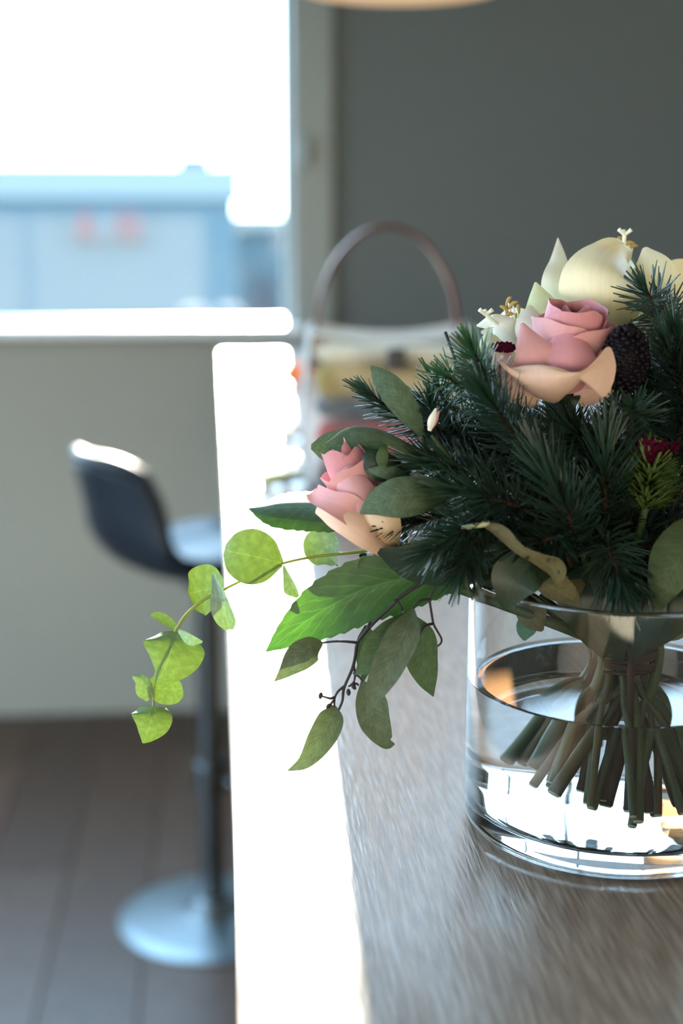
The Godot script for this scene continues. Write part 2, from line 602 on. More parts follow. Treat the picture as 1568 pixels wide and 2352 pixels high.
func build_floor():
	# boards run away from the window; the boards in view are laid one by one on the screed
	var fl := structure("floor", "brown wooden floor of long boards", block(Vector3(RIGHT - LEFT + 0.4, 0.15, FRONT - BACK + 0.4), 0.002), mats.planks[2], Vector3((RIGHT + LEFT) / 2, -0.089, (FRONT + BACK) / 2))
	var w := 0.19
	var n := 0
	var x := LEFT + w / 2
	var lengths := [1.8, 2.2, 1.5]
	var meshes := {}
	for l in lengths: meshes[l] = block(Vector3(w - 0.0012, 0.014, l - 0.002), 0.0012)
	while x < RIGHT - w / 2 + 0.05:
		var zz := BACK - 0.3 - fmod(n * 0.83, 1.2)
		var k := n
		while zz < FRONT:
			var l: float = lengths[k % 3]
			var a := maxf(zz, BACK)
			var b := minf(zz + l, FRONT)
			if b - a > 0.1:
				var me = meshes[l] if b - a > l - 0.001 else block(Vector3(w - 0.0012, 0.014, b - a - 0.003), 0.0025)
				var p := put("plank", me, mats.planks[(k * 7 + n * 3) % 4], fl)
				p.position = Vector3(x, -0.007, (a + b) / 2) - fl.position
			zz += l
			k += 1
		x += w
		n += 1

# ---------------------------------------------------------------- beyond the window
func build_outside():
	var wall_paint := mat(Color(0.27, 0.325, 0.345), 0.85, 0.2)
	var white_paint := mat(Color(0.42, 0.44, 0.44), 0.8, 0.2)
	var glassy := mat(Color(0.12, 0.17, 0.20), 0.35, 0.5)
	var red := mat(Color(0.50, 0.22, 0.24), 0.7, 0.3)
	var ground := structure("ground", "pale paved ground outside the building", block(Vector3(120, 0.4, 90), 0.01), mat(Color(0.32, 0.39, 0.42), 0.9, 0.2), Vector3(0, -9.2, -52))
	# wide office block whose top edge shows at y 392 of the photograph
	var d := 38.0
	var p0: Vector3 = at(-1300, 384, d)
	var p1: Vector3 = at(540, 384, d)
	var roof: float = p1.y
	var base := -9.0
	var o := thing("office_building", "wide pale blue office block with red sign seen through the window", "building", Vector3((p0.x + p1.x) / 2, base, p1.z - 6.0))
	var wdt: float = p1.x - p0.x
	var hgt: float = roof - base
	put("wall", block(Vector3(wdt, hgt, 12), 0.05), wall_paint, o, Vector3(0, hgt / 2, 0))
	put("parapet", block(Vector3(wdt + 0.3, 0.9, 12.3), 0.05), white_paint, o, Vector3(0, hgt - 0.4, 0))
	for r in 3:
		for k in 24:
			var x := -wdt / 2 + 0.5 + (k + 0.5) * (wdt - 1.0) / 24.0
			var yy := hgt - 6.6 - r * 2.6
			if yy < 1.0: continue
			var wn := put("window", block(Vector3(0.62, 1.3, 0.12), 0.02), glassy, o, Vector3(x, yy, 6.0))
			put("frame", block(Vector3(0.70, 0.06, 0.2), 0.01), white_paint, wn, Vector3(0, -0.68, 0.02))
	# the two soft red patches of a sign, too blurred to read
	var sg := put("sign", block(Vector3(2.2, 0.9, 0.1), 0.03), wall_paint, o, Vector3(0, 0, 0))
	sg.position = at(250, 518, d) - o.position
	sg.position.z = 6.06
	put("red_letter", joined([[block(Vector3(0.07, 0.75, 0.08), 0.01), Transform3D(Basis(Vector3.BACK, 0.25), Vector3(0.12, 0, 0))], [block(Vector3(0.07, 0.75, 0.08), 0.01), Transform3D(Basis(Vector3.BACK, -0.25), Vector3(-0.12, 0, 0))], [block(Vector3(0.3, 0.06, 0.08), 0.01), Transform3D(Basis(), Vector3(0, -0.12, 0))]]), red, sg, Vector3(-0.62, 0, 0.09))
	put("red_letter", joined([[block(Vector3(0.07, 0.62, 0.08), 0.01), Transform3D(Basis(), Vector3(-0.24, 0, 0))], [block(Vector3(0.45, 0.06, 0.08), 0.01), Transform3D(Basis(), Vector3(0, 0.28, 0))], [block(Vector3(0.45, 0.06, 0.08), 0.01), Transform3D(Basis(), Vector3(0, 0, 0))], [block(Vector3(0.45, 0.06, 0.08), 0.01), Transform3D(Basis(), Vector3(0, -0.28, 0))], [block(Vector3(0.07, 0.62, 0.08), 0.01), Transform3D(Basis(), Vector3(0.24, 0, 0))]]), red, sg, Vector3(0.5, 0, 0.09))
	var mast := put("roof_unit", block(Vector3(0.9, 1.1, 1.2), 0.04), glassy, o, Vector3(0, 0, 0))
	mast.position = at(445, 400, d) - o.position
	mast.position.z = 4.5
	# lower paler building to the right of it
	var q0: Vector3 = at(538, 512, d * 1.35)
	var q1: Vector3 = at(760, 512, d * 1.35)
	var b2 := thing("apartment_building", "lower pale building beside the taller office block", "building", Vector3((q0.x + q1.x) / 2, base, q0.z - 5))
	var h2: float = q0.y - base
	put("wall", block(Vector3(q1.x - q0.x + 3.0, h2, 10), 0.05), wall_paint, b2, Vector3(1.2, h2 / 2, 0))
	put("roof", block(Vector3(q1.x - q0.x + 3.4, 0.5, 10.4), 0.05), white_paint, b2, Vector3(1.2, h2, 0))
	for k in 3:
		put("window", block(Vector3(0.9, 1.4, 0.12), 0.02), glassy, b2, Vector3(-0.6 + k * 1.7, h2 - 2.6, 5.0))
	# two parked vans whose roofs throw the round glints
	var van_paint := mat(Color(0.22, 0.25, 0.27), 0.95, 0.05)
	for k in 2:
		var v := thing("van", ["grey van parked before the office block, near its middle", "grey van parked before the office block, by its right end"][k], "van", on_level([446, 530][k], 690, -6.2))
		v.position = at([440, 525][k], 650, 26.0)
		v.position.y -= 1.5
		put("body", block(Vector3(0.55, 0.6, 1.9), 0.12), van_paint, v, Vector3(0, 0.75, 0))
		put("windscreen", block(Vector3(0.46, 0.24, 0.05), 0.02), glassy, v, Vector3(0, 0.86, 0.95))
		for s in [[-1, -1], [1, -1], [-1, 1], [1, 1]]:
			var wh := put("wheel", lathe(rounded([Vector2(0, -0.09), Vector2(0.24, -0.09), Vector2(0.24, 0.09), Vector2(0, 0.09)], 0.03), 20), mats.shell, v, Vector3(s[0] * 0.26, 0.24, s[1] * 0.7))
			wh.rotation.z = PI / 2
	var lot := structure("terrain", "pale car park deck before the office block", block(Vector3(60, 0.4, 16), 0.01), ground.material_override, Vector3(0, at(446, 640, 26.0).y - 1.7, -27.5))

# ---------------------------------------------------------------- table and stool
func build_table():
	var x0 := 0.003
	var x1 := 0.92
	var z0 := BACK + 0.06
	var z1 := -0.22
	var o := thing("bar_table", "long oak bar table running to the window wall, sunlit along one edge", "table", Vector3((x0 + x1) / 2, 0, (z0 + z1) / 2))
	put("tabletop", block(Vector3(x1 - x0, 0.045, z1 - z0), 0.003), mats.table, o, Vector3(0, TABLE - 0.0225, 0))
	for s in [-1, 1]:
		put("panel_leg", block(Vector3(0.60, TABLE - 0.045, 0.05), 0.004), mats.table, o, Vector3(0.08, (TABLE - 0.045) / 2, s * 1.55))
	put("stretcher", block(Vector3(0.05, 0.10, 3.05), 0.004), mats.table, o, Vector3(0.08, 0.30, 0))

func build_stool():
	var p: Vector3 = on_level(490, 2088, 0.02)
	p.y = 0
	var o := thing("bar_stool", "dark low-backed bar stool on a round steel base beside the table", "stool", p)
	put("base", lathe(rounded([Vector2(0, 0), Vector2(0.2, 0), Vector2(0.2, 0.006), Vector2(0.17, 0.014), Vector2(0.06, 0.022), Vector2(0.036, 0.05), Vector2(0.0, 0.05)], 0.006), 72), mats.base, o)
	put("pole", lathe(rounded([Vector2(0, 0.03), Vector2(0.025, 0.03), Vector2(0.025, 0.70), Vector2(0.024, 0.705), Vector2(0.024, 0.71), Vector2(0.05, 0.73), Vector2(0.05, 0.745), Vector2(0, 0.745)], 0.003), 40), mats.chrome, o)
	# footrest: a loop held by a collar
	var loop := [Vector3(0.02, 0.32, 0.012), Vector3(0.04, 0.30, 0.05), Vector3(0.08, 0.29, 0.09), Vector3(0.15, 0.29, 0.10), Vector3(0.20, 0.29, 0.06), Vector3(0.21, 0.29, 0.0), Vector3(0.20, 0.29, -0.06), Vector3(0.15, 0.29, -0.10), Vector3(0.08, 0.29, -0.09), Vector3(0.04, 0.30, -0.05), Vector3(0.02, 0.32, -0.012)]
	var foot := put("footrest", tube(loop, [0.0105, 0.0105], 12, 80), mats.chrome, o)
	foot.rotation.y = deg_to_rad(32)
	put("collar", lathe(rounded([Vector2(0.026, 0.29), Vector2(0.034, 0.29), Vector2(0.034, 0.35), Vector2(0.026, 0.35)], 0.003), 32), mats.chrome, o)
	# bucket shell: seat pan sweeping up into a low back
	var shell := Node3D.new()
	var rows := []
	var rows2 := []
	var prof := [Vector2(0.215, 0.775), Vector2(0.205, 0.792), Vector2(0.10, 0.785), Vector2(-0.06, 0.778), Vector2(-0.15, 0.800), Vector2(-0.205, 0.865), Vector2(-0.228, 0.94), Vector2(-0.245, 1.005)]
	for i in 41:
		var t := i / 40.0
		var c: Vector2 = spline(prof, t)
		var half: float = spline([0.15, 0.17, 0.175, 0.17, 0.165, 0.155, 0.145, 0.135], t)
		var row := []
		for j in 17:
			var u := j / 8.0 - 1.0
			var lift := 0.035 * pow(absf(u), 3.0) * smoothstep(0.0, 0.3, t) * (1.0 - smoothstep(0.6, 0.8, t))
			var wrap := 0.05 * u * u * smoothstep(0.55, 0.8, t)
			var drop := 0.02 * pow(absf(u), 4.0) * smoothstep(0.85, 1.0, t)
			row.append(Vector3(c.x + wrap, c.y + lift - drop, u * half))
		rows.append(row)
	var n_rows := rows.size()
	# give the shell 16 mm of thickness: the same sheet pushed back, edges closed
	var closed := []
	for i in n_rows:
		var row: Array = rows[i]
		var ring := []
		var dirv: Vector3 = (rows[mini(i + 1, n_rows - 1)][8] - rows[maxi(i - 1, 0)][8]).normalized()
		var nrm := Vector3(dirv.y, -dirv.x, 0) * -1.0
		nrm = Vector3(-dirv.y, dirv.x, 0)
		if nrm.y > 0 and i < 24 or nrm.x > 0 and i >= 24: nrm = -nrm
		for j in 17: ring.append(row[j])
		for j in 17: ring.append(row[16 - j] + nrm * 0.02)
		ring.append(row[0])
		closed.append(ring)
	var mid0 := []
	var mid1 := []
	var ca := Vector3()
	var cb := Vector3()
	for q in closed[0]: ca += q / closed[0].size()
	for q in closed[-1]: cb += q / closed[-1].size()
	for q in closed[0]: mid0.append(ca)
	for q in closed[-1]: mid1.append(cb)
	closed.push_front(mid0)
	closed.append(mid1)
	var sh := put("seat_shell", grid(closed, true), mats.shell, o)
	# padded cushion on the pan
	var cush := []
	for i in 25:
		var t := i / 24.0
		var row := []
		for j in 21:
			var u := j / 10.0 - 1.0
			var s: Vector3 = rows[int(lerpf(2, 24, t))][clampi(int(round((u + 1) * 8)), 0, 16)]
			var x := lerpf(0.195, -0.17, t)
			var e := maxf(absf(u), absf(t * 2 - 1))
			var puff := 0.012 * sqrt(maxf(0.0, 1.0 - pow(e, 8.0)))
			row.append(Vector3(x, s.y + 0.002 + puff, u * lerpf(0.15, 0.155, t)))
		cush.append(row)
	var cu := put("seat_cushion", grid(cush), mats.seat, o)
	# pale rolled edge along the top of the back
	var top := []
	for j in 17: top.append(rows[-1][j] + Vector3(-0.008, 0.004, 0))
	var pip := put("piping", tube(top, [0.006, 0.013, 0.013, 0.013, 0.006], 12, 60), mats.seat, o)
	for q in [sh, cu, pip]:
		q.rotation.y = deg_to_rad(32.0)

# ---------------------------------------------------------------- pendant lamp
func build_pendant():
	var c: Vector3 = at(920, -31, 2.45)
	var o := thing("pendant_lamp", "cream pendant lamp hanging over the bar table", "lamp", c)
	var shade := mat(Color(0.86, 0.80, 0.72), 0.6, 0.4)
	var dif := mat(Color(0.95, 0.86, 0.74), 0.6, 0.3)
	dif.emission_enabled = true
	dif.emission = Color(1.0, 0.80, 0.58)
	dif.emission_energy_multiplier = 0.55
	put("lamp_shade", lathe(rounded([Vector2(0.182, 0.0), Vector2(0.188, 0.0), Vector2(0.188, 0.012), Vector2(0.17, 0.09), Vector2(0.09, 0.16), Vector2(0.02, 0.185), Vector2(0.0, 0.185)], 0.02), 64), shade, o)
	put("diffuser", lathe(rounded([Vector2(0, -0.012), Vector2(0.17, -0.006), Vector2(0.18, 0.004), Vector2(0.0, 0.006)], 0.01), 64), dif, o)
	put("cord", tube([Vector3(0, 0.18, 0), Vector3(0, HIGH - c.y - 0.02, 0)], [0.003, 0.003], 8), mats.shell, o)
	put("ceiling_cup", lathe(rounded([Vector2(0, HIGH - c.y - 0.03), Vector2(0.05, HIGH - c.y - 0.03), Vector2(0.055, HIGH - c.y - 0.001), Vector2(0, HIGH - c.y - 0.001)], 0.01), 32), shade, o)
	var l := AreaLight3D.new()
	l.name = "pendant_light"
	l.area_size = Vector2(0.3, 0.3)
	l.light_color = Color(1.0, 0.74, 0.48)
	l.light_energy = 0.25
	l.area_range = 12.0
	l.area_attenuation = 2.0
	l.shadow_enabled = true
	l.rotation.x = -PI / 2
	l.position = Vector3(0, -0.016, 0)
	o.add_child(l)

# ---------------------------------------------------------------- the clear bag on the table
func build_bag():
	var c: Vector3 = on_level(893, 1122, TABLE)
	var o := thing("tote_bag", "clear plastic handbag with brown leather strap handle and folded clothes inside", "bag", c)
	o.rotation.y = deg_to_rad(-3.0)
	var w := 0.108     # half width
	var dp := 0.05     # half depth
	var h := 0.205
	var sheet := func(x0, z0, x1, z1):
		var rows := []
		for i in 13:
			var t := i / 12.0
			var row := []
			for j in 13:
				var s := j / 12.0
				var a := Vector3(x0, 0, z0).lerp(Vector3(x1, 0, z1), s)
				var swell := 1.0 + 0.05 * sin(t * PI) - 0.05 * t
				row.append(Vector3(a.x * swell, 0.004 + t * h - 0.012 * sin(s * PI) * t * t, a.z * swell + 0.002 * sin(s * 9 + t * 5)))
			rows.append(row)
		return grid(rows)
	put("front_panel", sheet.call(-w, dp, w, dp), mats.vinyl, o)
	put("back_panel", sheet.call(w, -dp, -w, -dp), mats.vinyl, o)
	put("side_panel", sheet.call(-w, -dp, -w, dp), mats.vinyl, o)
	put("side_panel", sheet.call(w, dp, w, -dp), mats.vinyl, o)
	put("base_panel", block(Vector3(2 * w, 0.004, 2 * dp), 0.001), mats.strap, o, Vector3(0, 0.003, 0))
	for s in [-1, 1]:
		var rim := []
		for k in 9:
			var u := k / 8.0
			rim.append(Vector3(lerpf(-w, w, u) * 0.95, h + 0.004 - 0.012 * sin(u * PI), s * dp * 0.95 + 0.002))
		put("rim_welt", tube(rim, [0.0045, 0.0045], 10, 40), mats.vinyl_rim, o)
		for t in [-1, 1]:
			put("side_welt", tube([Vector3(t * w, 0.004, s * dp), Vector3(t * w * 1.045, h * 0.5, s * dp * 1.045), Vector3(t * w * 0.95, h, s * dp * 0.95)], [0.0025, 0.0025], 8, 20), mats.vinyl_rim, o)
	# two strap handles, flat leather bands in an arch
	for s in [0, 1]:
		var arch := []
		var zz: float = [-0.038, 0.046][s]
		var top: float = [0.145, 0.05][s]
		if s == 1: continue
		for k in 17:
			var g := PI * k / 16.0
			var lean := 0.012 * sin(g)
			arch.append(Vector3(-0.093 * cos(g) * (1.0 - 0.10 * sin(g)) - 0.002, h - 0.015 + top * pow(sin(g), 0.8), zz + lean))
		var rows := []
		for k in 61:
			var t := k / 60.0
			var p: Vector3 = spline(arch, t)
			var dir: Vector3 = (spline(arch, minf(t + 0.02, 1)) - spline(arch, maxf(t - 0.02, 0))).normalized()
			var side := Vector3(0, 0, 1)
			var nr := dir.cross(side).normalized()
			var row := []
			for e in [[-1, -1], [1, -1], [1, 1], [-1, 1], [-1, -1]]:
				row.append(p + side * e[0] * 0.011 + nr * e[1] * 0.0028)
			rows.append(row)
		put("strap_handle", grid(rows, true), mats.strap, o)
		for t in [-1, 1]:
			put("handle_tab", block(Vector3(0.024, 0.05, 0.005), 0.002), mats.strap, o, Vector3(t * 0.093, h - 0.03, zz - 0.004 + 0.0))
	put("clasp", block(Vector3(0.024, 0.028, 0.008), 0.003), mat(Color(0.06, 0.06, 0.10), 0.35, 0.6), o, Vector3(0.004, h - 0.032, dp + 0.006))
	# what is folded inside
	var cloths := [["cream_scarf", Color(0.76, 0.72, 0.62), 0.176, 0.010, "cream folded scarf lying topmost inside the clear bag"], ["mustard_jumper", Color(0.56, 0.46, 0.10), 0.143, 0.024, "mustard folded jumper under the cream scarf in the clear bag"],
		["navy_shirt", Color(0.20, 0.25, 0.30), 0.108, 0.013, "dark slate folded shirt below the mustard jumper in the clear bag"], ["red_purse", Color(0.62, 0.18, 0.20), 0.066, 0.028, "dusky red folded cloth near the bottom of the clear bag"], ["brown_pouch", Color(0.34, 0.25, 0.22), 0.022, 0.014, "brown flat pouch at the bottom of the clear bag"]]
	for k in cloths.size():
		var q = cloths[k]
		var name_: String = ["folded_scarf", "folded_jumper", "folded_shirt", "folded_cloth", "flat_pouch"][k]
		var m := mat(q[1], 0.9, 0.2)
		m.rim_enabled = true
		m.rim = 0.4
		var rows := []
		for i in 19:
			var g := -PI / 2 + TAU * i / 18.0
			var row := []
			for j in 25:
				var u := j / 12.0 - 1.0
				var e := pow(maxf(0.0, 1.0 - pow(absf(u), 10.0)), 0.5)
				var bul := 1.0 + 0.12 * sin(u * 5.0 + k * 2.1 + g)
				var yy: float = signf(sin(g)) * pow(absf(sin(g)), 0.6) * q[3] * e * bul
				var zz2: float = signf(cos(g)) * pow(absf(cos(g)), 0.5) * (dp - 0.008) * (0.6 + 0.4 * e)
				row.append(Vector3(u * (w - 0.012), yy, zz2))
			rows.append(row)
		var t2 := put(name_, grid(rows, false), m, null, c + Vector3(0, q[2], 0))
		t2.rotation.y = o.rotation.y
		tag(t2, q[4], "cloth" if k < 4 else "pouch")

func build_small_things():
	# a mandarin, and small tealight glasses beside the bag at the edge of the sunlight
	var p: Vector3 = on_level(683, 888, TABLE)
	var m := thing("mandarin", "orange mandarin lying on the table behind the clear bag", "fruit", p)
	var prof := []
	for k in 17:
		var g := PI * k / 16.0
		prof.append(Vector2(0.034 * sin(g), 0.028 - 0.028 * cos(g) * (1.0 - 0.10 * pow(absf(cos(g)), 6.0))))
	var peel := mat(Color(0.93, 0.48, 0.12), 0.4, 0.5)
	put("peel", lathe(prof, 40), peel, m)
	put("stalk_star", lathe([Vector2(0, 0.052), Vector2(0.004, 0.053), Vector2(0.003, 0.056), Vector2(0, 0.057)], 10), mats.stem, m)
	var cups := [[628, 1118, "tealight glass nearest the sunlit edge, left of the clear bag", Color(0.62, 0.66, 0.34)], [668, 1112, "tealight glass close against the left side of the clear bag", Color(0.58, 0.70, 0.60)], [668, 1010, "tealight glass furthest back along the left side of the clear bag", Color(0.70, 0.66, 0.56)]]
	for q in cups:
		var o := thing("tealight_glass", "small " + q[2], "candle glass", on_level(q[0], q[1], TABLE), "tealight glasses beside the clear bag")
		put("glass", lathe(rounded([Vector2(0, 0), Vector2(0.019, 0), Vector2(0.0225, 0.03), Vector2(0.0205, 0.03), Vector2(0.0175, 0.004), Vector2(0, 0.004)], 0.002), 36), mats.glass, o)
		put("candle", lathe(rounded([Vector2(0, 0.0045), Vector2(0.0165, 0.0045), Vector2(0.0172, 0.017), Vector2(0, 0.016)], 0.001), 28), mat(q[3], 0.6, 0.4), o)
		put("wick", tube([Vector3(0, 0.016, 0), Vector3(0.001, 0.022, 0)], [0.0008, 0.0006], 6, 3), mats.dark_twig, o)

# ---------------------------------------------------------------- the vase
func build_vase():
	vase_at = on_level(1402, 1882, TABLE)
	neck_at = vase_at + Vector3(0.004, 0.100, 0)
	var r := 0.085
	var hh := 0.147
	var wall := 0.0042
	var o := thing("vase", "clear glass cylinder vase half full of water holding the bouquet", "vase", vase_at + Vector3(0, 0.0003, 0))
	var outer := rounded([Vector2(0, 0.0012), Vector2(0.055, 0.0008), Vector2(0.074, 0), Vector2(r, 0.0), Vector2(r, 0.02), Vector2(r, hh * 0.5), Vector2(r, hh), Vector2(r - wall, hh), Vector2(r - wall, hh * 0.5), Vector2(r - wall, 0.03), Vector2(r - wall, 0.013), Vector2(0.05, 0.0125), Vector2(0, 0.012)], 0.010, 8)
	# the rim keeps a tight radius
	var prof := []
	var low := rounded([Vector2(0, 0.0012), Vector2(0.06, 0.0008), Vector2(r, 0.0), Vector2(r, 0.05)], 0.010, 10)
	var rim := rounded([Vector2(r, 0.05), Vector2(r, hh), Vector2(r - wall, hh), Vector2(r - wall, 0.05)], 0.002, 6)
	var inn := rounded([Vector2(r - wall, 0.05), Vector2(r - wall, 0.0135), Vector2(0.04, 0.0128), Vector2(0, 0.0128)], 0.007, 10)
	prof.append_array(low)
	prof.append_array(rim.slice(1))
	prof.append_array(inn.slice(1))
	put("glass_body", lathe(prof, 160), mats.glass, o)
	var rw := r - wall + 0.00015
	var wl := 0.0847
	var bottom := rounded([Vector2(0, 0.01265), Vector2(0.04, 0.01265), Vector2(rw, 0.01335), Vector2(rw, 0.05)], 0.007, 10)
	var w := []
	w.append_array(bottom)
	w.append_array([Vector2(rw, wl + 0.0016), Vector2(rw - 0.0006, wl + 0.0009), Vector2(rw - 0.002, wl + 0.0002), Vector2(rw - 0.005, wl), Vector2(0.04, wl), Vector2(0, wl)])
	put("water", lathe(w, 160), mats.water, o)

# ---------------------------------------------------------------- bouquet builders
func root_path(head: Vector3, spread := 1.0) -> Array:    # from under the flower through the binding to the cut end in the water
	var k := stem_no
	stem_no += 1
	var g := k * 2.399963 + 0.7
	var off: Vector3 = head - neck_at
	off.y = 0
	var lean := off.normalized() if off.length() > 0.005 else Vector3(cos(g), 0, sin(g))
	var ring := Vector3(cos(g), 0, sin(g)) * (0.005 + 0.011 * fmod(k * 0.618, 1.0))
	var throat: Vector3 = neck_at + lean * 0.008 + ring * 0.8
	var out := (Vector3(cos(g + 0.6), 0, sin(g + 0.6)) * 0.9 - lean * 0.35).normalized()
	var end: Vector3 = vase_at + Vector3(0.004, 0.019 + 0.034 * fmod(k * 0.387, 1.0), 0) + out * (0.022 + 0.036 * fmod(k * 0.755, 1.0)) * spread
	var above: Vector3 = throat.lerp(head, 0.35) + Vector3(0, 0.004, 0)
	return [head, above, throat, throat.lerp(end, 0.5) + Vector3(0, 0.003, 0), end]

func add_stem(parent, head: Vector3, r: float, m, spread := 1.0):
	var p := root_path(head, spread)
	put("stem", tube(p, [r * 0.9, r, r, r, r * 1.05], 9, 24, 0.04), m, parent)
	var e: Vector3 = p[4]
	var d: Vector3 = (p[4] - p[3]).normalized()
	put("cut_end", tube([e - d * 0.0004, e + d * 0.0009], [r * 0.98, r * 0.9], 9, 2), mats.pith, parent)

func needle_mesh(tw: Array, count: int, length: float, spread: float, flat: float, open := 1.0) -> ArrayMesh:
	# needles set all round the twig, combed towards its tip
	var v := PackedVector3Array()
	var n := PackedVector3Array()
	var ix := PackedInt32Array()
	for i in count:
		var t := (i + rng.randf()) / count
		t = pow(t, 0.9)
		var c: Vector3 = spline(tw, t)
		var dir: Vector3 = (spline(tw, minf(t + 0.05, 1)) - spline(tw, maxf(t - 0.05, 0))).normalized()
		var a := dir.cross(Vector3(0.2, 0.93, 0.3)).normalized()
		var b := a.cross(dir).normalized()
		var g := i * 2.4 + rng.randf() * 0.6
		var o := (a * cos(g) + b * sin(g) * flat).normalized()
		var lean := lerpf(spread, 0.25, smoothstep(0.85, 1.0, t)) * rng.randf_range(0.8, 1.15)
		var d := (dir * cos(lean) + o * sin(lean)).normalized()
		var l := length * rng.randf_range(0.75, 1.1) * lerpf(0.85, 1.0, sin(t * PI)) * open
		var w := 0.00085 * rng.randf_range(0.85, 1.15)
		var s := d.cross(dir).normalized()
		if s.length() < 0.5: s = a
		var up := s.cross(d).normalized()
		var bend := dir * l * 0.10
		var at0 := v.size()
		# six points: root pair, broad pair, blunt tip, with a shallow keel
		var p0 := c
		var p1: Vector3 = c + d * l * 0.5
		var p2: Vector3 = c + d * l + bend
		for q in [[p0 - s * w * 0.5, -0.4], [p0 + s * w * 0.5, 0.4], [p1 - s * w + bend * 0.3, -0.5], [p1 + up * w * 0.35 + bend * 0.3, 0.0], [p1 + s * w + bend * 0.3, 0.5], [p2 - s * w * 0.45, -0.4], [p2 + s * w * 0.45, 0.4]]:
			v.append(q[0])
			n.append((up + s * q[1]).normalized())
		for q in [[0, 2, 3], [0, 3, 1], [1, 3, 4], [2, 5, 3], [3, 5, 6], [3, 6, 4]]:
			ix.append_array([at0 + q[0], at0 + q[1], at0 + q[2]])
	var arr := []
	arr.resize(Mesh.ARRAY_MAX)
	arr[Mesh.ARRAY_VERTEX] = v
	arr[Mesh.ARRAY_NORMAL] = n
	arr[Mesh.ARRAY_INDEX] = ix
	var m := ArrayMesh.new()
	m.add_surface_from_arrays(Mesh.PRIMITIVE_TRIANGLES, arr)
	return m

func fir(label: String, pts: Array, opt := {}):
	var tw := px(pts)
	var o := thing("fir_branch", label, "fir branch", Vector3.ZERO, FLOWERS)
	put("twig", tube(tw, [0.0017, 0.0014, 0.0009], 8, 14, 0.08), mats.twig, o)
	var nd := put("needles", needle_mesh(tw, opt.get("count", 170), opt.get("length", 0.022), opt.get("spread", 1.0), opt.get("flat", 0.85)), mats[opt.get("m", "needle")], o)
	nd.set_meta("kind", "stuff")
	for sd in opt.get("sides", []):
		var s := px(sd)
		put("side_twig", tube(s, [0.0013, 0.0010, 0.0007], 7, 10, 0.08), mats.twig, o)
		var n2 := put("needles", needle_mesh(s, int(opt.get("count", 170) * 0.6), opt.get("length", 0.022), opt.get("spread", 1.0), opt.get("flat", 0.85)), mats[opt.get("m", "needle")], o)
		n2.set_meta("kind", "stuff")
	add_stem(o, tw[0], [0.0022, 0.0030, 0.0026][stem_no % 3], [mats.stem_brown, mats.stem, mats.stem_olive, mats.stem][stem_no % 4])
	return o

func rose(label: String, centre: Vector3, axis: Vector3, size: float, layers: Array, head_stem := true):
	# layers: [count, rim radius, height, wrap angle, flare, material, turn]; petals are cupped sheets round the axis
	var o := thing("rose", label, "rose", Vector3.ZERO, FLOWERS)
	var bz := axis.normalized()
	var bx := bz.cross(Vector3(0.1, 0.2, 1)).normalized()
	var by := bx.cross(bz)
	var base: Vector3 = centre
	for l in layers:
		for k in l[0]:
			var ph: float = l[6] + TAU * k / l[0] + rng.randf_range(-0.12, 0.12)
			var rows := []
			var rag := rng.randf() * TAU
			var tall: float = l[2] * rng.randf_range(0.94, 1.06)
			for i in 23:
				var t := i / 22.0
				var row := []
				for j in 19:
					var u := j / 9.0 - 1.0
					var edge := 1.0 - 0.22 * pow(absf(u), 2.6) + 0.015 * sin(u * 9.0 + rag)
					var tt := t * edge
					var belly := sin(minf(tt * 1.25, 1.0) * PI * 0.5)
					var rr: float = size * (0.10 + (l[1] - 0.10) * belly)
					var hy := size * tall * tt
					# rim rolls outwards
					var k2 := smoothstep(0.62, 1.0, tt)
					rr += size * l[4] * k2 * k2 * (0.8 + 0.2 * sin(u * 4.0 + rag))
					hy -= size * absf(l[4]) * 0.45 * pow(smoothstep(0.80, 1.0, tt), 2.0)
					var ang: float = ph + u * l[3] * 0.5 * sin(minf(tt * 1.7 + 0.12, 1.0) * PI * 0.5)
					rr *= 1.0 + 0.10 * u * (1.0 if (k % 2) == 0 else 0.7) + 0.02 * sin(tt * 9 + u * 5 + rag)
					row.append(base + (bx * cos(ang) + by * sin(ang)) * rr + bz * hy)
				rows.append(row)
			put("petal", grid(rows), mats[l[5]], o)
	# green hip with sepals below
	var hip := tube([base - bz * size * 0.28, base - bz * size * 0.08, base + bz * size * 0.08], [size * 0.07, size * 0.17, size * 0.10], 14, 12)
	put("hip", hip, mats.stem, o)
	for k in 5:
		var g := TAU * k / 5 + 0.4
		var out := bx * cos(g) + by * sin(g)
		put("sepal", leaf([base - bz * size * 0.06 + out * size * 0.14, base + out * size * 0.36 - bz * size * 0.02, base + out * size * 0.40 - bz * size * 0.14], [size * 0.05, size * 0.07, 0.0004], [size * 0.05, size * 0.07, 0.0004], 0, 0.2, {"facing": bz, "along": 10, "across": 6}), mats.dark_leaf, o)
	add_stem(o, base - bz * size * 0.26, 0.0032, mats.stem)
	return o

func sheet_part(parent, called, m, mid, l, r = null, tilt = 0.0, cup = 0.0, opt = {}, d = 0.8):
	return put(called, leaf(px(mid), wide(l, d), wide(r if r != null else l, d), tilt, cup, opt), mats[m], parent)

func build_bouquet():
	build_firs()
	build_roses()
	build_amaryllis()
	build_eucalyptus()
	build_willow()
	build_leaves()
	build_accents()
	build_binding()

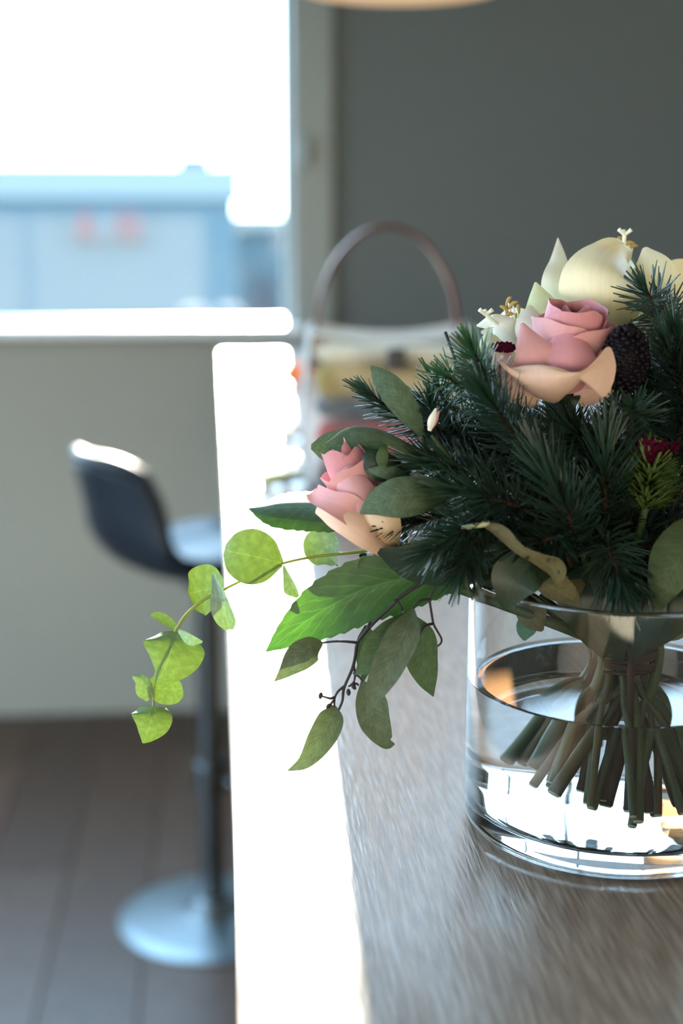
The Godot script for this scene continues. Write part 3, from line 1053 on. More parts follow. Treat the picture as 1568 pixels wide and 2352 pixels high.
func build_firs():
	fir("bright green fir tip left of the big rose, below the smaller white flower", [[1215, 1040, 0.81], [1150, 930, 0.775], [1082, 800, 0.745]], {"m": "needle_fresh", "count": 260, "length": 0.021, "spread": 0.85})
	fir("small fir tip with pale needles left of the bright green tip", [[1150, 960, 0.80], [1090, 905, 0.78], [1026, 866, 0.765]], {"m": "needle_fresh", "count": 110, "length": 0.019, "spread": 1.1, "sides": [[[1090, 960, 0.79], [1030, 930, 0.78], [1000, 880, 0.775]]]})
	fir("fir sprig pointing left below the upright sage leaf", [[1080, 1040, 0.80], [960, 985, 0.79], [848, 905, 0.785]], {"count": 190, "length": 0.018, "spread": 0.95, "sides": [[[1040, 1040, 0.79], [1000, 985, 0.78], [990, 930, 0.775]]]})
	fir("dark fir sprig against the large cream flower", [[1600, 830, 0.83], [1540, 745, 0.80], [1482, 668, 0.775]], {"count": 170, "length": 0.023, "spread": 1.15})
	fir("fir sprig with needles standing up behind the big rose", [[1500, 800, 0.84], [1430, 735, 0.825], [1320, 716, 0.82]], {"count": 64, "length": 0.022, "spread": 1.15, "flat": 1.0})
	fir("dense combed fir branch at the edge of the picture beside the dark seed head", [[1620, 1060, 0.83], [1590, 930, 0.79], [1555, 770, 0.765]], {"count": 260, "length": 0.026, "spread": 0.95})
	fir("combed fir branch directly right of the dark seed head", [[1610, 1010, 0.80], [1570, 900, 0.775], [1535, 800, 0.765]], {"count": 230, "length": 0.024, "spread": 0.95})
	fir("fir shoot facing out like a star below the dark seed head", [[1470, 1050, 0.86], [1460, 985, 0.81], [1452, 938, 0.750]], {"count": 150, "length": 0.024, "spread": 1.15})
	fir("brown-stemmed fir branch running under the big rose to the left", [[1270, 1120, 0.79], [1190, 1010, 0.755], [1112, 905, 0.74]], {"count": 240, "length": 0.026, "spread": 0.9})
	fir("fir branch fanning up in the dark middle of the bouquet", [[1340, 1270, 0.77], [1300, 1170, 0.737], [1240, 1045, 0.742]], {"count": 280, "length": 0.028, "spread": 0.75})
	fir("upright fir branch right of the dark middle", [[1400, 1240, 0.79], [1388, 1120, 0.748], [1396, 1000, 0.752]], {"count": 240, "length": 0.026, "spread": 0.8})
	fir("fir branch pointing down and left above the long dark leaf", [[1200, 1160, 0.78], [1090, 1205, 0.745], [985, 1268, 0.735]], {"count": 240, "length": 0.022, "spread": 0.9, "sides": [[[1120, 1200, 0.75], [1080, 1260, 0.74], [1060, 1310, 0.738]]]})
	fir("fir branch reaching left behind the small pink rose", [[1150, 1130, 0.81], [1030, 1180, 0.78], [905, 1205, 0.765]], {"count": 190, "length": 0.018, "spread": 0.8})
	fir("fir branch in the dark left side of the bouquet", [[1190, 1110, 0.79], [1080, 1080, 0.76], [960, 1055, 0.765]], {"count": 250, "length": 0.021, "spread": 0.95})
	fir("fir branch lying level in the dark lower left", [[1250, 1190, 0.77], [1150, 1150, 0.745], [1040, 1120, 0.745]], {"count": 250, "length": 0.024, "spread": 0.85})
	fir("fir branch right of the big rose foot", [[1390, 1060, 0.80], [1355, 1020, 0.770], [1300, 985, 0.765]], {"count": 210, "length": 0.023, "spread": 0.85})
	fir("fir branch between the burgundy flower and the star shoot", [[1540, 1120, 0.82], [1560, 1000, 0.79], [1600, 930, 0.78]], {"count": 170, "length": 0.024, "spread": 0.9})
	fir("dark fir branch hanging low over the vase rim", [[1370, 1180, 0.79], [1400, 1270, 0.75], [1430, 1350, 0.742]], {"count": 210, "length": 0.024, "spread": 0.95})
	fir("dark fir branch at the lower right over the vase", [[1450, 1170, 0.80], [1490, 1250, 0.765], [1480, 1330, 0.758]], {"count": 190, "length": 0.023, "spread": 0.95})
	fir("dark fir branch low in the middle above the folded leaf", [[1320, 1160, 0.78], [1270, 1230, 0.75], [1190, 1255, 0.742]], {"count": 200, "length": 0.022, "spread": 0.95})
	fir("fir branch under the burgundy flower", [[1480, 1260, 0.80], [1440, 1170, 0.765], [1420, 1070, 0.76]], {"count": 220, "length": 0.024, "spread": 0.85})
	# behind: branches that close the far side of the bouquet
	var far := [["dark fir branch between the seed head and the combed branch", [[1590, 985, 0.81], [1520, 905, 0.79], [1478, 862, 0.785]]], ["dark fir branch behind the tiny pale bud", [[1170, 1100, 0.82], [1080, 1020, 0.80], [1000, 955, 0.80]]], ["dark fir branch behind the bright green tip and the pale needles", [[1330, 1080, 0.83], [1230, 970, 0.84], [1130, 890, 0.84]]], ["dark fir branch behind the big rose and the seed head", [[1400, 1060, 0.84], [1440, 930, 0.85], [1430, 800, 0.85]]], ["dark fir branch behind the combed branch at the picture's edge", [[1450, 1080, 0.84], [1560, 960, 0.85], [1650, 860, 0.85]]],
		["dark fir branch behind the sprig that points left", [[1280, 1110, 0.83], [1160, 1050, 0.83], [1050, 1000, 0.83]]], ["dark fir branch behind the burgundy flower", [[1400, 1110, 0.83], [1500, 1060, 0.84], [1620, 1010, 0.84]]],
		["dark fir branch under the big rose, deep inside", [[1360, 1150, 0.82], [1330, 1030, 0.80], [1300, 930, 0.80]]], ["dark fir branch below the dark seed head, deep inside", [[1380, 1160, 0.83], [1430, 1040, 0.81], [1420, 920, 0.80]]], ["dark fir branch left of the middle, deep inside", [[1300, 1180, 0.82], [1210, 1100, 0.80], [1120, 1000, 0.80]]],
		["dark fir branch at the right edge under the combed branch", [[1480, 1200, 0.82], [1560, 1120, 0.80], [1640, 1040, 0.80]]], ["dark fir branch at the right edge above the pale leaf", [[1460, 1250, 0.82], [1550, 1220, 0.79], [1650, 1160, 0.79]]]]
	for q in far:
		fir(q[0], q[1], {"count": 230, "length": 0.026, "spread": 1.0})

func build_roses():
	# big rose, seen from the side with its cup tipped a little towards the window
	var c: Vector3 = at(1300, 890, 0.785)
	var o = rose("big pink and peach rose in front of the white flowers", c, Vector3(0.06, 1.0, 0.12), 0.050, [
		[2, 0.19, 0.94, 4.2, -0.08, "rose_deep", 0.4], [3, 0.33, 0.92, 3.3, -0.02, "rose_deep", 1.5], [3, 0.42, 0.80, 2.9, 0.04, "rose", 2.6]])
	var wide_petal := {"along": 26, "across": 26, "ripple": 0.012}
	# pink petals leaning out on the left and right
	sheet_part(o, "petal", "rose", [[1262, 905, 0.770], [1238, 855, 0.752], [1216, 800, 0.750], [1197, 742, 0.760]], [30, 44, 32, 3], [34, 74, 54, 6], 0.15, -0.35, wide_petal)
	sheet_part(o, "petal", "rose", [[1330, 900, 0.772], [1366, 850, 0.760], [1380, 795, 0.763], [1374, 742, 0.774]], [40, 56, 40, 8], [30, 34, 24, 6], -0.3, -0.35, wide_petal)
	sheet_part(o, "petal", "rose_deep", [[1290, 905, 0.768], [1300, 850, 0.748], [1306, 800, 0.748], [1310, 752, 0.758]], [40, 70, 66, 24], [40, 66, 60, 26], 0.0, -0.45, wide_petal)
	# peach guard petals: left, right, and the broad one in front
	sheet_part(o, "petal", "rose_peach", [[1240, 915, 0.772], [1182, 884, 0.764], [1156, 838, 0.764], [1152, 792, 0.772]], [24, 36, 30, 14], [20, 34, 36, 20], 0.25, -0.35, wide_petal)
	sheet_part(o, "petal", "rose_peach", [[1320, 915, 0.772], [1376, 884, 0.764], [1404, 830, 0.766], [1413, 764, 0.776]], [14, 26, 30, 16], [22, 32, 24, 12], -0.2, -0.3, wide_petal)
	sheet_part(o, "petal", "rose_peach", [[1274, 926, 0.768], [1272, 914, 0.750], [1270, 894, 0.738], [1268, 872, 0.733], [1268, 852, 0.733], [1270, 842, 0.736]], [24, 70, 100, 116, 118, 92], [24, 70, 104, 126, 134, 104], 0.0, -0.5, {"along": 28, "across": 30, "ripple": 0.012, "lift": 0.30})
	# small rose on the left, its bud tipped up and outwards
	var c2: Vector3 = at(886, 1250, 0.785)
	var q = rose("small pink rose leaning out on the left side of the bouquet", c2, aim * Vector3(-0.42, 0.88, 0.10), 0.054, [
		[2, 0.13, 1.16, 4.2, -0.05, "rose_deep", 0.1], [3, 0.22, 1.08, 3.4, -0.03, "rose_deep", 0.9], [3, 0.29, 0.90, 3.0, 0.05, "rose", 1.7]])
	sheet_part(q, "petal", "rose", [[870, 1240, 0.770], [840, 1180, 0.760], [812, 1120, 0.760], [793, 1062, 0.770]], [26, 44, 44, 10], [24, 40, 40, 20], 0.0, -0.4, wide_petal)
	sheet_part(q, "petal", "rose_cream", [[892, 1262, 0.775], [886, 1215, 0.757], [868, 1165, 0.756], [848, 1120, 0.764]], [24, 38, 36, 10], [24, 34, 36, 14], -0.1, -0.4, wide_petal)
	sheet_part(q, "petal", "rose", [[850, 1215, 0.766], [800, 1172, 0.758], [757, 1150, 0.760], [722, 1138, 0.768], [714, 1132, 0.771]], [22, 34, 28, 18, 8], [22, 34, 22, 24, 12], 0.3, 0.35, wide_petal)
	sheet_part(q, "petal", "rose_peach", [[888, 1268, 0.770], [845, 1240, 0.757], [800, 1205, 0.754], [760, 1180, 0.758], [726, 1168, 0.765]], [14, 22, 26, 24, 10], [16, 34, 36, 22, 10], 0.2, -0.4, wide_petal)

func stamens(parent, root: Vector3, tips: Array, style_tip):
	for q in tips:
		var tip: Vector3 = q
		put("filament", tube([root, root.lerp(tip, 0.6) + Vector3(0, -0.002, 0), tip], [0.0007, 0.0006, 0.0005], 7, 10), mats.style, parent)
		var a := Vector3(rng.randf_range(-1, 1), rng.randf_range(-0.6, 0.9), rng.randf_range(-0.5, 0.5)).normalized()
		put("anther", tube([tip - a * 0.0034, tip + Vector3(0, 0.0012, 0), tip + a * 0.0034], [0.0006, 0.0012, 0.0006], 9, 10), mats.anther, parent)
	if style_tip != null:
		var s: Vector3 = style_tip
		put("style", tube([root, root.lerp(s, 0.6) + Vector3(0, -0.001, 0), s], [0.0013, 0.0011, 0.0012], 8, 12), mats.style, parent)
		for k in 3:
			var g := TAU * k / 3 + 0.5
			var o := aim * Vector3(cos(g), 0.5, sin(g) * 0.7)
			put("stigma", tube([s, s + o * 0.0022, s + o * 0.0042 + Vector3(0, 0.0004, 0)], [0.0012, 0.0011, 0.0013], 7, 6), mats.style, parent)

func build_amaryllis():
	var d := 0.825
	var o := thing("amaryllis", "large cream amaryllis with open petals at the top of the bouquet", "amaryllis", Vector3.ZERO, FLOWERS)
	sheet_part(o, "petal", "lily", [[1300, 735, 0.82], [1277, 660, 0.815], [1284, 600, 0.825], [1281, 546, 0.835]], [20, 34, 22, 1], [16, 42, 26, 1], 0.35, -0.25, {"ripple": 0.05})
	sheet_part(o, "petal", "lily", [[1310, 720, 0.84], [1306, 660, 0.835], [1322, 620, 0.838], [1340, 586, 0.842]], [16, 30, 22, 3], [16, 34, 26, 3], -0.3, -0.2)
	sheet_part(o, "petal", "lily_cream", [[1400, 765, 0.835], [1402, 700, 0.795], [1405, 630, 0.79], [1425, 588, 0.815], [1450, 575, 0.835]], [50, 108, 112, 66, 8], [50, 92, 96, 70, 12], 0.05, -0.28, {"along": 34, "across": 18, "ripple": 0.015})
	sheet_part(o, "petal", "lily_cream", [[1440, 760, 0.845], [1476, 690, 0.815], [1490, 620, 0.81], [1480, 568, 0.825]], [40, 66, 58, 6], [40, 72, 62, 6], -0.15, -0.25, {"across": 14})
	sheet_part(o, "petal", "lily_cream", [[1450, 765, 0.85], [1515, 690, 0.84], [1560, 630, 0.84], [1610, 608, 0.845]], [40, 62, 40, 3], [38, 58, 34, 3], 0.2, -0.2, {"across": 12})
	sheet_part(o, "petal", "lily", [[1420, 760, 0.86], [1430, 690, 0.87], [1432, 630, 0.875], [1440, 590, 0.88]], [40, 58, 42, 5], [40, 58, 42, 5], 0.0, 0.2)
	var root := at(1425, 690, 0.84)
	stamens(o, root, [at(1400, 580, 0.832), at(1413, 560, 0.838), at(1422, 552, 0.836), at(1444, 562, 0.842), at(1452, 570, 0.84), at(1410, 572, 0.846)], at(1434, 538, 0.828))
	add_stem(o, at(1420, 790, 0.845), 0.0044, mats.stem)
	var p := thing("amaryllis", "smaller white amaryllis with curled petals left of the big rose", "amaryllis", Vector3.ZERO, FLOWERS)
	sheet_part(p, "petal", "lily", [[1210, 800, 0.80], [1170, 760, 0.795], [1135, 740, 0.797], [1094, 748, 0.80]], [24, 34, 24, 2], [20, 30, 22, 2], 0.25, -0.35, {"ripple": 0.06})
	sheet_part(p, "petal", "lily", [[1225, 790, 0.81], [1195, 745, 0.812], [1165, 733, 0.815], [1140, 740, 0.82]], [22, 34, 22, 2], [22, 34, 22, 2], -0.2, -0.3)
	sheet_part(p, "petal", "lily_green", [[1290, 790, 0.815], [1252, 740, 0.80], [1240, 695, 0.80], [1229, 648, 0.81]], [30, 52, 32, 2], [30, 60, 48, 3], 0.2, -0.25, {"ripple": 0.04})
	sheet_part(p, "petal", "lily", [[1240, 800, 0.80], [1220, 760, 0.79], [1222, 725, 0.795], [1236, 690, 0.805]], [24, 36, 26, 2], [24, 40, 24, 2], 0.1, -0.2)
	sheet_part(p, "petal", "lily_green", [[1190, 830, 0.795], [1150, 800, 0.785], [1118, 780, 0.782], [1102, 812, 0.78]], [16, 26, 20, 3], [16, 22, 16, 3], 0.5, -0.3, {"ripple": 0.12})
	sheet_part(p, "petal", "lily", [[1200, 810, 0.81], [1160, 775, 0.805], [1128, 764, 0.80], [1104, 762, 0.80]], [16, 26, 20, 3], [18, 26, 18, 3], -0.5, 0.2)
	var r2 := at(1190, 775, 0.80)
	stamens(p, r2, [at(1158, 712, 0.80), at(1167, 694, 0.804), at(1178, 702, 0.798), at(1190, 710, 0.803), at(1168, 726, 0.80), at(1184, 730, 0.806)], at(1115, 722, 0.795))
	add_stem(p, at(1240, 830, 0.815), 0.0044, mats.stem)

func build_eucalyptus():
	var d := 0.80
	var o := thing("eucalyptus_sprig", "sunlit eucalyptus sprig with round leaves hanging down left of the bouquet", "eucalyptus", Vector3.ZERO, FLOWERS)
	var line := px([[1010, 1235, 0.80], [900, 1258, 0.80], [800, 1270, 0.80], [720, 1279, 0.80], [650, 1294, 0.80], [580, 1322, 0.80], [514, 1354, 0.80], [465, 1380, 0.80], [428, 1412, 0.80], [404, 1447, 0.80], [372, 1500, 0.803], [356, 1560, 0.805], [351, 1628, 0.803]])
	put("stem", tube(line, [0.0011, 0.0009, 0.0008, 0.0008, 0.0010, 0.0008, 0.0006], 8, 70), mats.stem_lime, o)
	# flat oval leaf against the sunlit strip
	sheet_part(o, "leaf", "eucalyptus", [[650, 1294, 0.80], [618, 1286, 0.797], [575, 1276, 0.795], [535, 1268, 0.797], [515, 1264, 0.80]], [8, 52, 66, 48, 10], [6, 48, 62, 46, 14], 0.05, 0.06, {"across": 14})
	# leaf behind the stem by the pink rose
	sheet_part(o, "leaf", "eucalyptus_pale", [[778, 1246, 0.808], [762, 1250, 0.810], [742, 1262, 0.812], [728, 1282, 0.812], [722, 1296, 0.811]], [8, 40, 52, 38, 8], [8, 42, 52, 36, 8], 0.1, 0.08, {"across": 14})
	# folded narrow leaf hanging from the node
	sheet_part(o, "leaf", "eucalyptus_pale", [[651, 1298, 0.80], [662, 1322, 0.797], [677, 1350, 0.796], [686, 1371, 0.797]], [2, 5, 5, 2], [2, 12, 24, 6], 0.3, 0.0, {"fold": 0.5})
	# pair at the next node
	sheet_part(o, "leaf", "eucalyptus", [[512, 1352, 0.802], [490, 1352, 0.805], [462, 1356, 0.807], [443, 1362, 0.807], [433, 1364, 0.806]], [22, 46, 60, 46, 10], [22, 54, 56, 40, 8], 0.1, 0.10, {"across": 14})
	sheet_part(o, "leaf", "eucalyptus_pale", [[490, 1318, 0.797], [500, 1350, 0.792], [512, 1390, 0.790], [522, 1425, 0.792], [528, 1446, 0.794]], [4, 12, 20, 24, 10], [4, 16, 30, 26, 12], 0.5, 0.0, {"fold": 0.25, "across": 12})
	# big heart with a bright margin, its small twin behind
	sheet_part(o, "leaf", "eucalyptus", [[402, 1450, 0.800], [397, 1475, 0.792], [388, 1510, 0.789], [374, 1545, 0.790], [360, 1568, 0.793]], [30, 72, 70, 42, 2], [30, 66, 54, 24, 2], 0.1, -0.16, {"across": 16, "along": 30})
	sheet_part(o, "leaf", "eucalyptus", [[404, 1447, 0.803], [385, 1430, 0.806], [362, 1416, 0.808], [346, 1413, 0.809]], [5, 10, 9, 3], [5, 14, 12, 3], 0.3, 0.1)
	sheet_part(o, "leaf", "eucalyptus_pale", [[410, 1446, 0.797], [430, 1456, 0.791], [450, 1466, 0.788], [465, 1474, 0.788]], [3, 5, 4, 2], [6, 20, 18, 4], 0.6, 0.0, {"fold": 0.3})
	# second pair
	sheet_part(o, "leaf", "eucalyptus_pale", [[352, 1600, 0.803], [338, 1580, 0.799], [322, 1560, 0.797], [305, 1553, 0.797]], [18, 26, 16, 4], [10, 20, 14, 4], 0.4, -0.2, {"fold": -0.2})
	sheet_part(o, "leaf", "eucalyptus", [[340, 1585, 0.803], [362, 1582, 0.805], [392, 1583, 0.806], [410, 1582, 0.806], [419, 1580, 0.806]], [14, 34, 34, 28, 10], [14, 32, 36, 28, 10], 0.05, -0.12, {"across": 12})
	# last heart at the tip
	sheet_part(o, "leaf", "eucalyptus", [[352, 1622, 0.803], [350, 1642, 0.797], [344, 1668, 0.795], [335, 1692, 0.796], [328, 1707, 0.798]], [30, 46, 42, 22, 2], [34, 48, 36, 18, 2], 0.05, -0.12, {"across": 14})
	add_stem(o, at(1010, 1235, 0.80), 0.0018, mats.stem)

func build_willow():
	var o := thing("seeded_eucalyptus", "dark-stemmed eucalyptus spray with long pointed leaves and buds hanging over the table", "eucalyptus", Vector3.ZERO, FLOWERS)
	var line := px([[1075, 1290, 0.785], [1020, 1315, 0.775], [975, 1336, 0.77], [924, 1368, 0.768], [892, 1398, 0.768], [851, 1438, 0.77], [822, 1474, 0.772], [816, 1505, 0.774], [809, 1535, 0.776], [790, 1580, 0.778], [786, 1610, 0.779], [776, 1634, 0.78]])
	put("stem", tube(line, [0.0012, 0.0011, 0.001, 0.0009, 0.0008, 0.0006], 8, 60, 0.05), mats.dark_twig, o)
	var twigs := [[[1080, 1300, 0.78], [1023, 1322, 0.772], [998, 1352, 0.768], [987, 1376, 0.767], [990, 1404, 0.768], [995, 1432, 0.77], [1004, 1450, 0.771], [1013, 1466, 0.772], [1012, 1477, 0.772], [1001, 1486, 0.772], [989, 1487, 0.772]],
		[[987, 1376, 0.767], [963, 1381, 0.765], [947, 1400, 0.764], [940, 1414, 0.764]], [[995, 1432, 0.77], [975, 1438, 0.766], [963, 1457, 0.765], [952, 1480, 0.767]], [[989, 1487, 0.772], [993, 1494, 0.772], [998, 1502, 0.772]],
		[[820, 1476, 0.772], [787, 1473, 0.77], [760, 1474, 0.77], [738, 1477, 0.77]], [[922, 1400, 0.766], [916, 1386, 0.765], [910, 1378, 0.764], [904, 1380, 0.763]], [[844, 1445, 0.77], [848, 1432, 0.77], [856, 1430, 0.77]],
		[[811, 1530, 0.776], [815, 1545, 0.775], [814, 1560, 0.775], [811, 1570, 0.775]], [[811, 1570, 0.775], [820, 1571, 0.775], [823, 1575, 0.775]], [[812, 1568, 0.775], [806, 1573, 0.775], [800, 1577, 0.775]],
		[[792, 1575, 0.778], [776, 1588, 0.778], [768, 1605, 0.779], [768, 1624, 0.78]], [[770, 1600, 0.779], [760, 1604, 0.778], [746, 1601, 0.777], [738, 1598, 0.777]], [[768, 1608, 0.779], [763, 1612, 0.778], [758, 1618, 0.778]], [[812, 1545, 0.776], [826, 1556, 0.774], [832, 1566, 0.773]]]
	for q in twigs:
		put("twig", tube(px(q), [0.0009, 0.0007, 0.0006, 0.0005], 7, q.size() * 5, 0.05), mats.dark_twig, o)
	for q in [[736, 1598, 0.777, -0.6], [800, 1590, 0.775, -0.3], [755, 1621, 0.778, -1.2], [812, 1577, 0.775, 0.2]]:
		var c: Vector3 = at(q[0], q[1], q[2])
		var a := aim * Vector3(cos(q[3] - 1.2), sin(q[3] - 1.2), 0.2)
		put("bud", tube([c - a * 0.0018, c, c + a * 0.0018], [0.0006, 0.0013, 0.0006], 9, 8), mats.dark_twig, o)
	# leaves, tip last
	sheet_part(o, "leaf", "willow_dusk", [[740, 1476, 0.77], [712, 1484, 0.766], [684, 1510, 0.764], [652, 1545, 0.765], [629, 1566, 0.767]], [5, 34, 34, 14, 1], [4, 22, 30, 14, 1], 0.05, 0.10)
	sheet_part(o, "leaf", "willow_dusk", [[770, 1622, 0.78], [760, 1650, 0.776], [733, 1700, 0.773], [700, 1748, 0.773], [659, 1771, 0.776]], [3, 30, 32, 18, 1], [8, 28, 28, 16, 1], 0.05, 0.10)
	sheet_part(o, "leaf", "willow", [[840, 1436, 0.776], [842, 1470, 0.778], [838, 1515, 0.779], [834, 1566, 0.779]], [4, 28, 24, 2], [3, 22, 20, 2], 0.2, 0.1)
	sheet_part(o, "leaf", "willow", [[936, 1405, 0.764], [906, 1450, 0.758], [868, 1495, 0.756], [838, 1530, 0.757], [815, 1550, 0.759]], [4, 34, 34, 20, 1], [4, 32, 36, 20, 1], 0.08, 0.12)
	sheet_part(o, "leaf", "willow", [[945, 1412, 0.768], [970, 1460, 0.770], [972, 1515, 0.771], [980, 1560, 0.772], [995, 1600, 0.774]], [4, 28, 32, 24, 1], [4, 36, 40, 24, 1], 0.08, 0.1)
	sheet_part(o, "leaf", "willow_dusk", [[948, 1398, 0.762], [930, 1450, 0.752], [896, 1520, 0.749], [865, 1580, 0.750], [842, 1638, 0.753]], [4, 34, 36, 26, 2], [4, 34, 36, 24, 2], 0.15, 0.12)
	sheet_part(o, "leaf", "willow_dusk", [[832, 1564, 0.775], [844, 1610, 0.772], [862, 1660, 0.771], [886, 1705, 0.772], [906, 1710, 0.773]], [4, 40, 34, 18, 2], [4, 28, 34, 16, 1], 0.05, 0.1)
	add_stem(o, at(1075, 1290, 0.785), 0.0018, mats.stem_brown)

func build_leaves():
	# long toothed leaf reaching out over the sunlit strip
	var o := thing("toothed_leaf_stalk", "long toothed leaf, bright green at its tip, below the small pink rose", "leaf", Vector3.ZERO, FLOWERS)
	sheet_part(o, "leaf", "serrate", [[1130, 1292, 0.785], [1020, 1308, 0.778], [920, 1330, 0.775], [829, 1356, 0.775], [739, 1404, 0.778], [665, 1455, 0.782], [610, 1497, 0.786]], [26, 56, 74, 76, 64, 34, 1], [22, 40, 62, 70, 62, 34, 1], 0.05, 0.08, {"serr": 0.09, "teeth": 17.0, "along": 68, "across": 20, "rib": 0.0004})
	put("petiole", tube(px([[1200, 1290, 0.80], [1160, 1288, 0.79], [1128, 1292, 0.785]]), [0.0012, 0.001, 0.0008], 8, 10), mats.stem, o)
	add_stem(o, at(1200, 1290, 0.80), 0.002, mats.stem)
	var q := thing("toothed_leaf_stalk", "dark toothed leaf with a bright upper edge left of the small pink rose", "leaf", Vector3.ZERO, FLOWERS)
	sheet_part(q, "leaf", "serrate", [[870, 1172, 0.815], [780, 1166, 0.812], [700, 1164, 0.808], [630, 1166, 0.806], [570, 1168, 0.808]], [48, 92, 96, 76, 2], [48, 92, 96, 72, 2], 0.0, -0.12, {"facing": Vector3(0, 0.95, 0.30), "serr": 0.08, "teeth": 13.0, "along": 60, "across": 16})
	put("petiole", tube(px([[960, 1185, 0.82], [910, 1176, 0.818], [868, 1172, 0.815]]), [0.0012, 0.001, 0.0008], 8, 10), mats.stem, q)
	add_stem(q, at(960, 1185, 0.82), 0.002, mats.stem)
	var k := thing("dark_leaf_stalk", "broad dark leaf between the small pink rose and the vase rim", "leaf", Vector3.ZERO, FLOWERS)
	sheet_part(k, "leaf", "dark_leaf", [[1240, 1240, 0.775], [1150, 1262, 0.762], [1050, 1288, 0.757], [950, 1290, 0.76], [868, 1266, 0.765]], [40, 58, 54, 44, 6], [34, 66, 50, 40, 6], 0.15, 0.12, {"across": 14})
	sheet_part(k, "leaf", "dark_leaf", [[1300, 1270, 0.772], [1220, 1300, 0.760], [1150, 1318, 0.757], [1085, 1332, 0.76]], [40, 56, 40, 3], [30, 40, 26, 2], 0.1, 0.12, {"across": 14})
	add_stem(k, at(1290, 1260, 0.785), 0.002, mats.stem_brown)
	# soft sage leaves in a loose fan on the left
	var s := thing("sage_sprig", "fan of soft grey-green leaves with pale edges on the left of the bouquet", "leaf sprig", Vector3.ZERO, FLOWERS)
	put("stem", tube(px([[1090, 1130, 0.79], [1030, 1080, 0.78], [985, 1040, 0.775], [968, 1000, 0.772]]), [0.0018, 0.0015, 0.0011], 8, 16), mats.stem, s)
	sheet_part(s, "leaf", "sage", [[972, 1004, 0.772], [946, 955, 0.765], [912, 905, 0.763], [878, 868, 0.766], [851, 841, 0.772]], [5, 26, 34, 24, 2], [5, 22, 28, 22, 3], 0.1, -0.15)
	sheet_part(s, "leaf", "sage", [[990, 1045, 0.775], [925, 1020, 0.762], [862, 990, 0.757], [800, 984, 0.757], [747, 1018, 0.760]], [6, 22, 20, 9, 1], [6, 24, 22, 10, 1], 0.9, -0.25, {"tilt_end": 1.25})
	sheet_part(s, "leaf", "sage", [[890, 1018, 0.785], [840, 1022, 0.785], [790, 1024, 0.787], [745, 1026, 0.789], [714, 1026, 0.79]], [10, 40, 42, 32, 6], [10, 36, 40, 32, 6], 0.2, -0.2, {"across": 14})
	sheet_part(s, "leaf", "dark_leaf", [[945, 1080, 0.772], [900, 1068, 0.766], [864, 1052, 0.764], [840, 1038, 0.765]], [6, 40, 42, 16], [4, 22, 22, 10], 0.15, -0.2)
	sheet_part(s, "leaf", "willow", [[880, 1078, 0.762], [878, 1055, 0.760], [882, 1035, 0.760], [888, 1022, 0.762]], [6, 14, 12, 2], [6, 12, 10, 2], 0.1, -0.1)
	sheet_part(s, "leaf", "sage", [[945, 1096, 0.77], [910, 1088, 0.762], [875, 1082, 0.76], [845, 1078, 0.762]], [5, 16, 14, 3], [5, 16, 14, 3], 0.3, -0.15)
	sheet_part(s, "leaf", "sage", [[1030, 1138, 0.77], [975, 1136, 0.752], [915, 1138, 0.746], [865, 1154, 0.748], [827, 1180, 0.754]], [10, 40, 48, 34, 2], [10, 36, 40, 28, 4], 0.1, -0.2, {"across": 14})
	add_stem(s, at(1090, 1130, 0.79), 0.002, mats.stem)
	# leaves over the rim of the vase
	var g := thing("folded_leaf_stalk", "dark leaf with an olive folded edge draped over the vase rim", "leaf", Vector3.ZERO, FLOWERS)
	sheet_part(g, "leaf", "dark_leaf", [[1262, 1290, 0.745], [1215, 1298, 0.735], [1180, 1330, 0.733], [1164, 1370, 0.736], [1156, 1402, 0.741]], [30, 50, 52, 30, 2], [20, 40, 50, 26, 2], 0.1, 0.12, {"across": 14})
	sheet_part(g, "leaf", "olive", [[1108, 1204, 0.738], [1150, 1224, 0.733], [1195, 1262, 0.731], [1240, 1286, 0.732], [1272, 1310, 0.735], [1281, 1352, 0.738]], [6, 16, 10, 14, 26, 3], [4, 14, 14, 16, 18, 3], 0.35, -0.15, {"along": 34})
	put("cut_tip", tube(px([[1060, 1212, 0.742], [1092, 1208, 0.739], [1124, 1202, 0.737]]), [0.0012, 0.0016, 0.0013], 8, 8), mats.pith, g)
	add_stem(g, at(1300, 1270, 0.765), 0.0018, mats.stem_brown)
	var h := thing("olive_leaf_stalk", "olive leaves lying on the near rim of the vase", "leaf", Vector3.ZERO, FLOWERS)
	sheet_part(h, "leaf", "olive", [[1218, 1330, 0.752], [1260, 1345, 0.746], [1300, 1368, 0.744], [1334, 1390, 0.746]], [8, 30, 28, 3], [8, 26, 20, 3], 0.1, -0.15)
	sheet_part(h, "leaf", "olive", [[1340, 1335, 0.755], [1310, 1350, 0.748], [1282, 1340, 0.746], [1255, 1318, 0.747]], [8, 26, 20, 2], [8, 22, 20, 2], 0.1, -0.15)
	sheet_part(h, "leaf", "olive", [[1190, 1335, 0.79], [1150, 1345, 0.785], [1115, 1342, 0.785], [1082, 1328, 0.788]], [8, 24, 20, 2], [8, 18, 14, 2], 0.2, -0.15)
	add_stem(h, at(1300, 1310, 0.775), 0.0018, mats.stem_olive)
	var hh := thing("olive_leaf_stalk", "olive and teal leaves hanging inside the glass of the vase", "leaf", Vector3.ZERO, FLOWERS)
	sheet_part(hh, "leaf", "olive", [[1215, 1372, 0.80], [1220, 1400, 0.795], [1232, 1428, 0.794], [1246, 1448, 0.796]], [20, 34, 26, 4], [24, 36, 26, 4], 0.1, -0.15)
	sheet_part(hh, "leaf", "teal", [[1222, 1405, 0.805], [1212, 1430, 0.803], [1206, 1452, 0.803], [1204, 1470, 0.804]], [10, 24, 20, 3], [10, 24, 20, 3], 0.1, -0.1)
	add_stem(hh, at(1240, 1366, 0.81), 0.0018, mats.stem_olive)
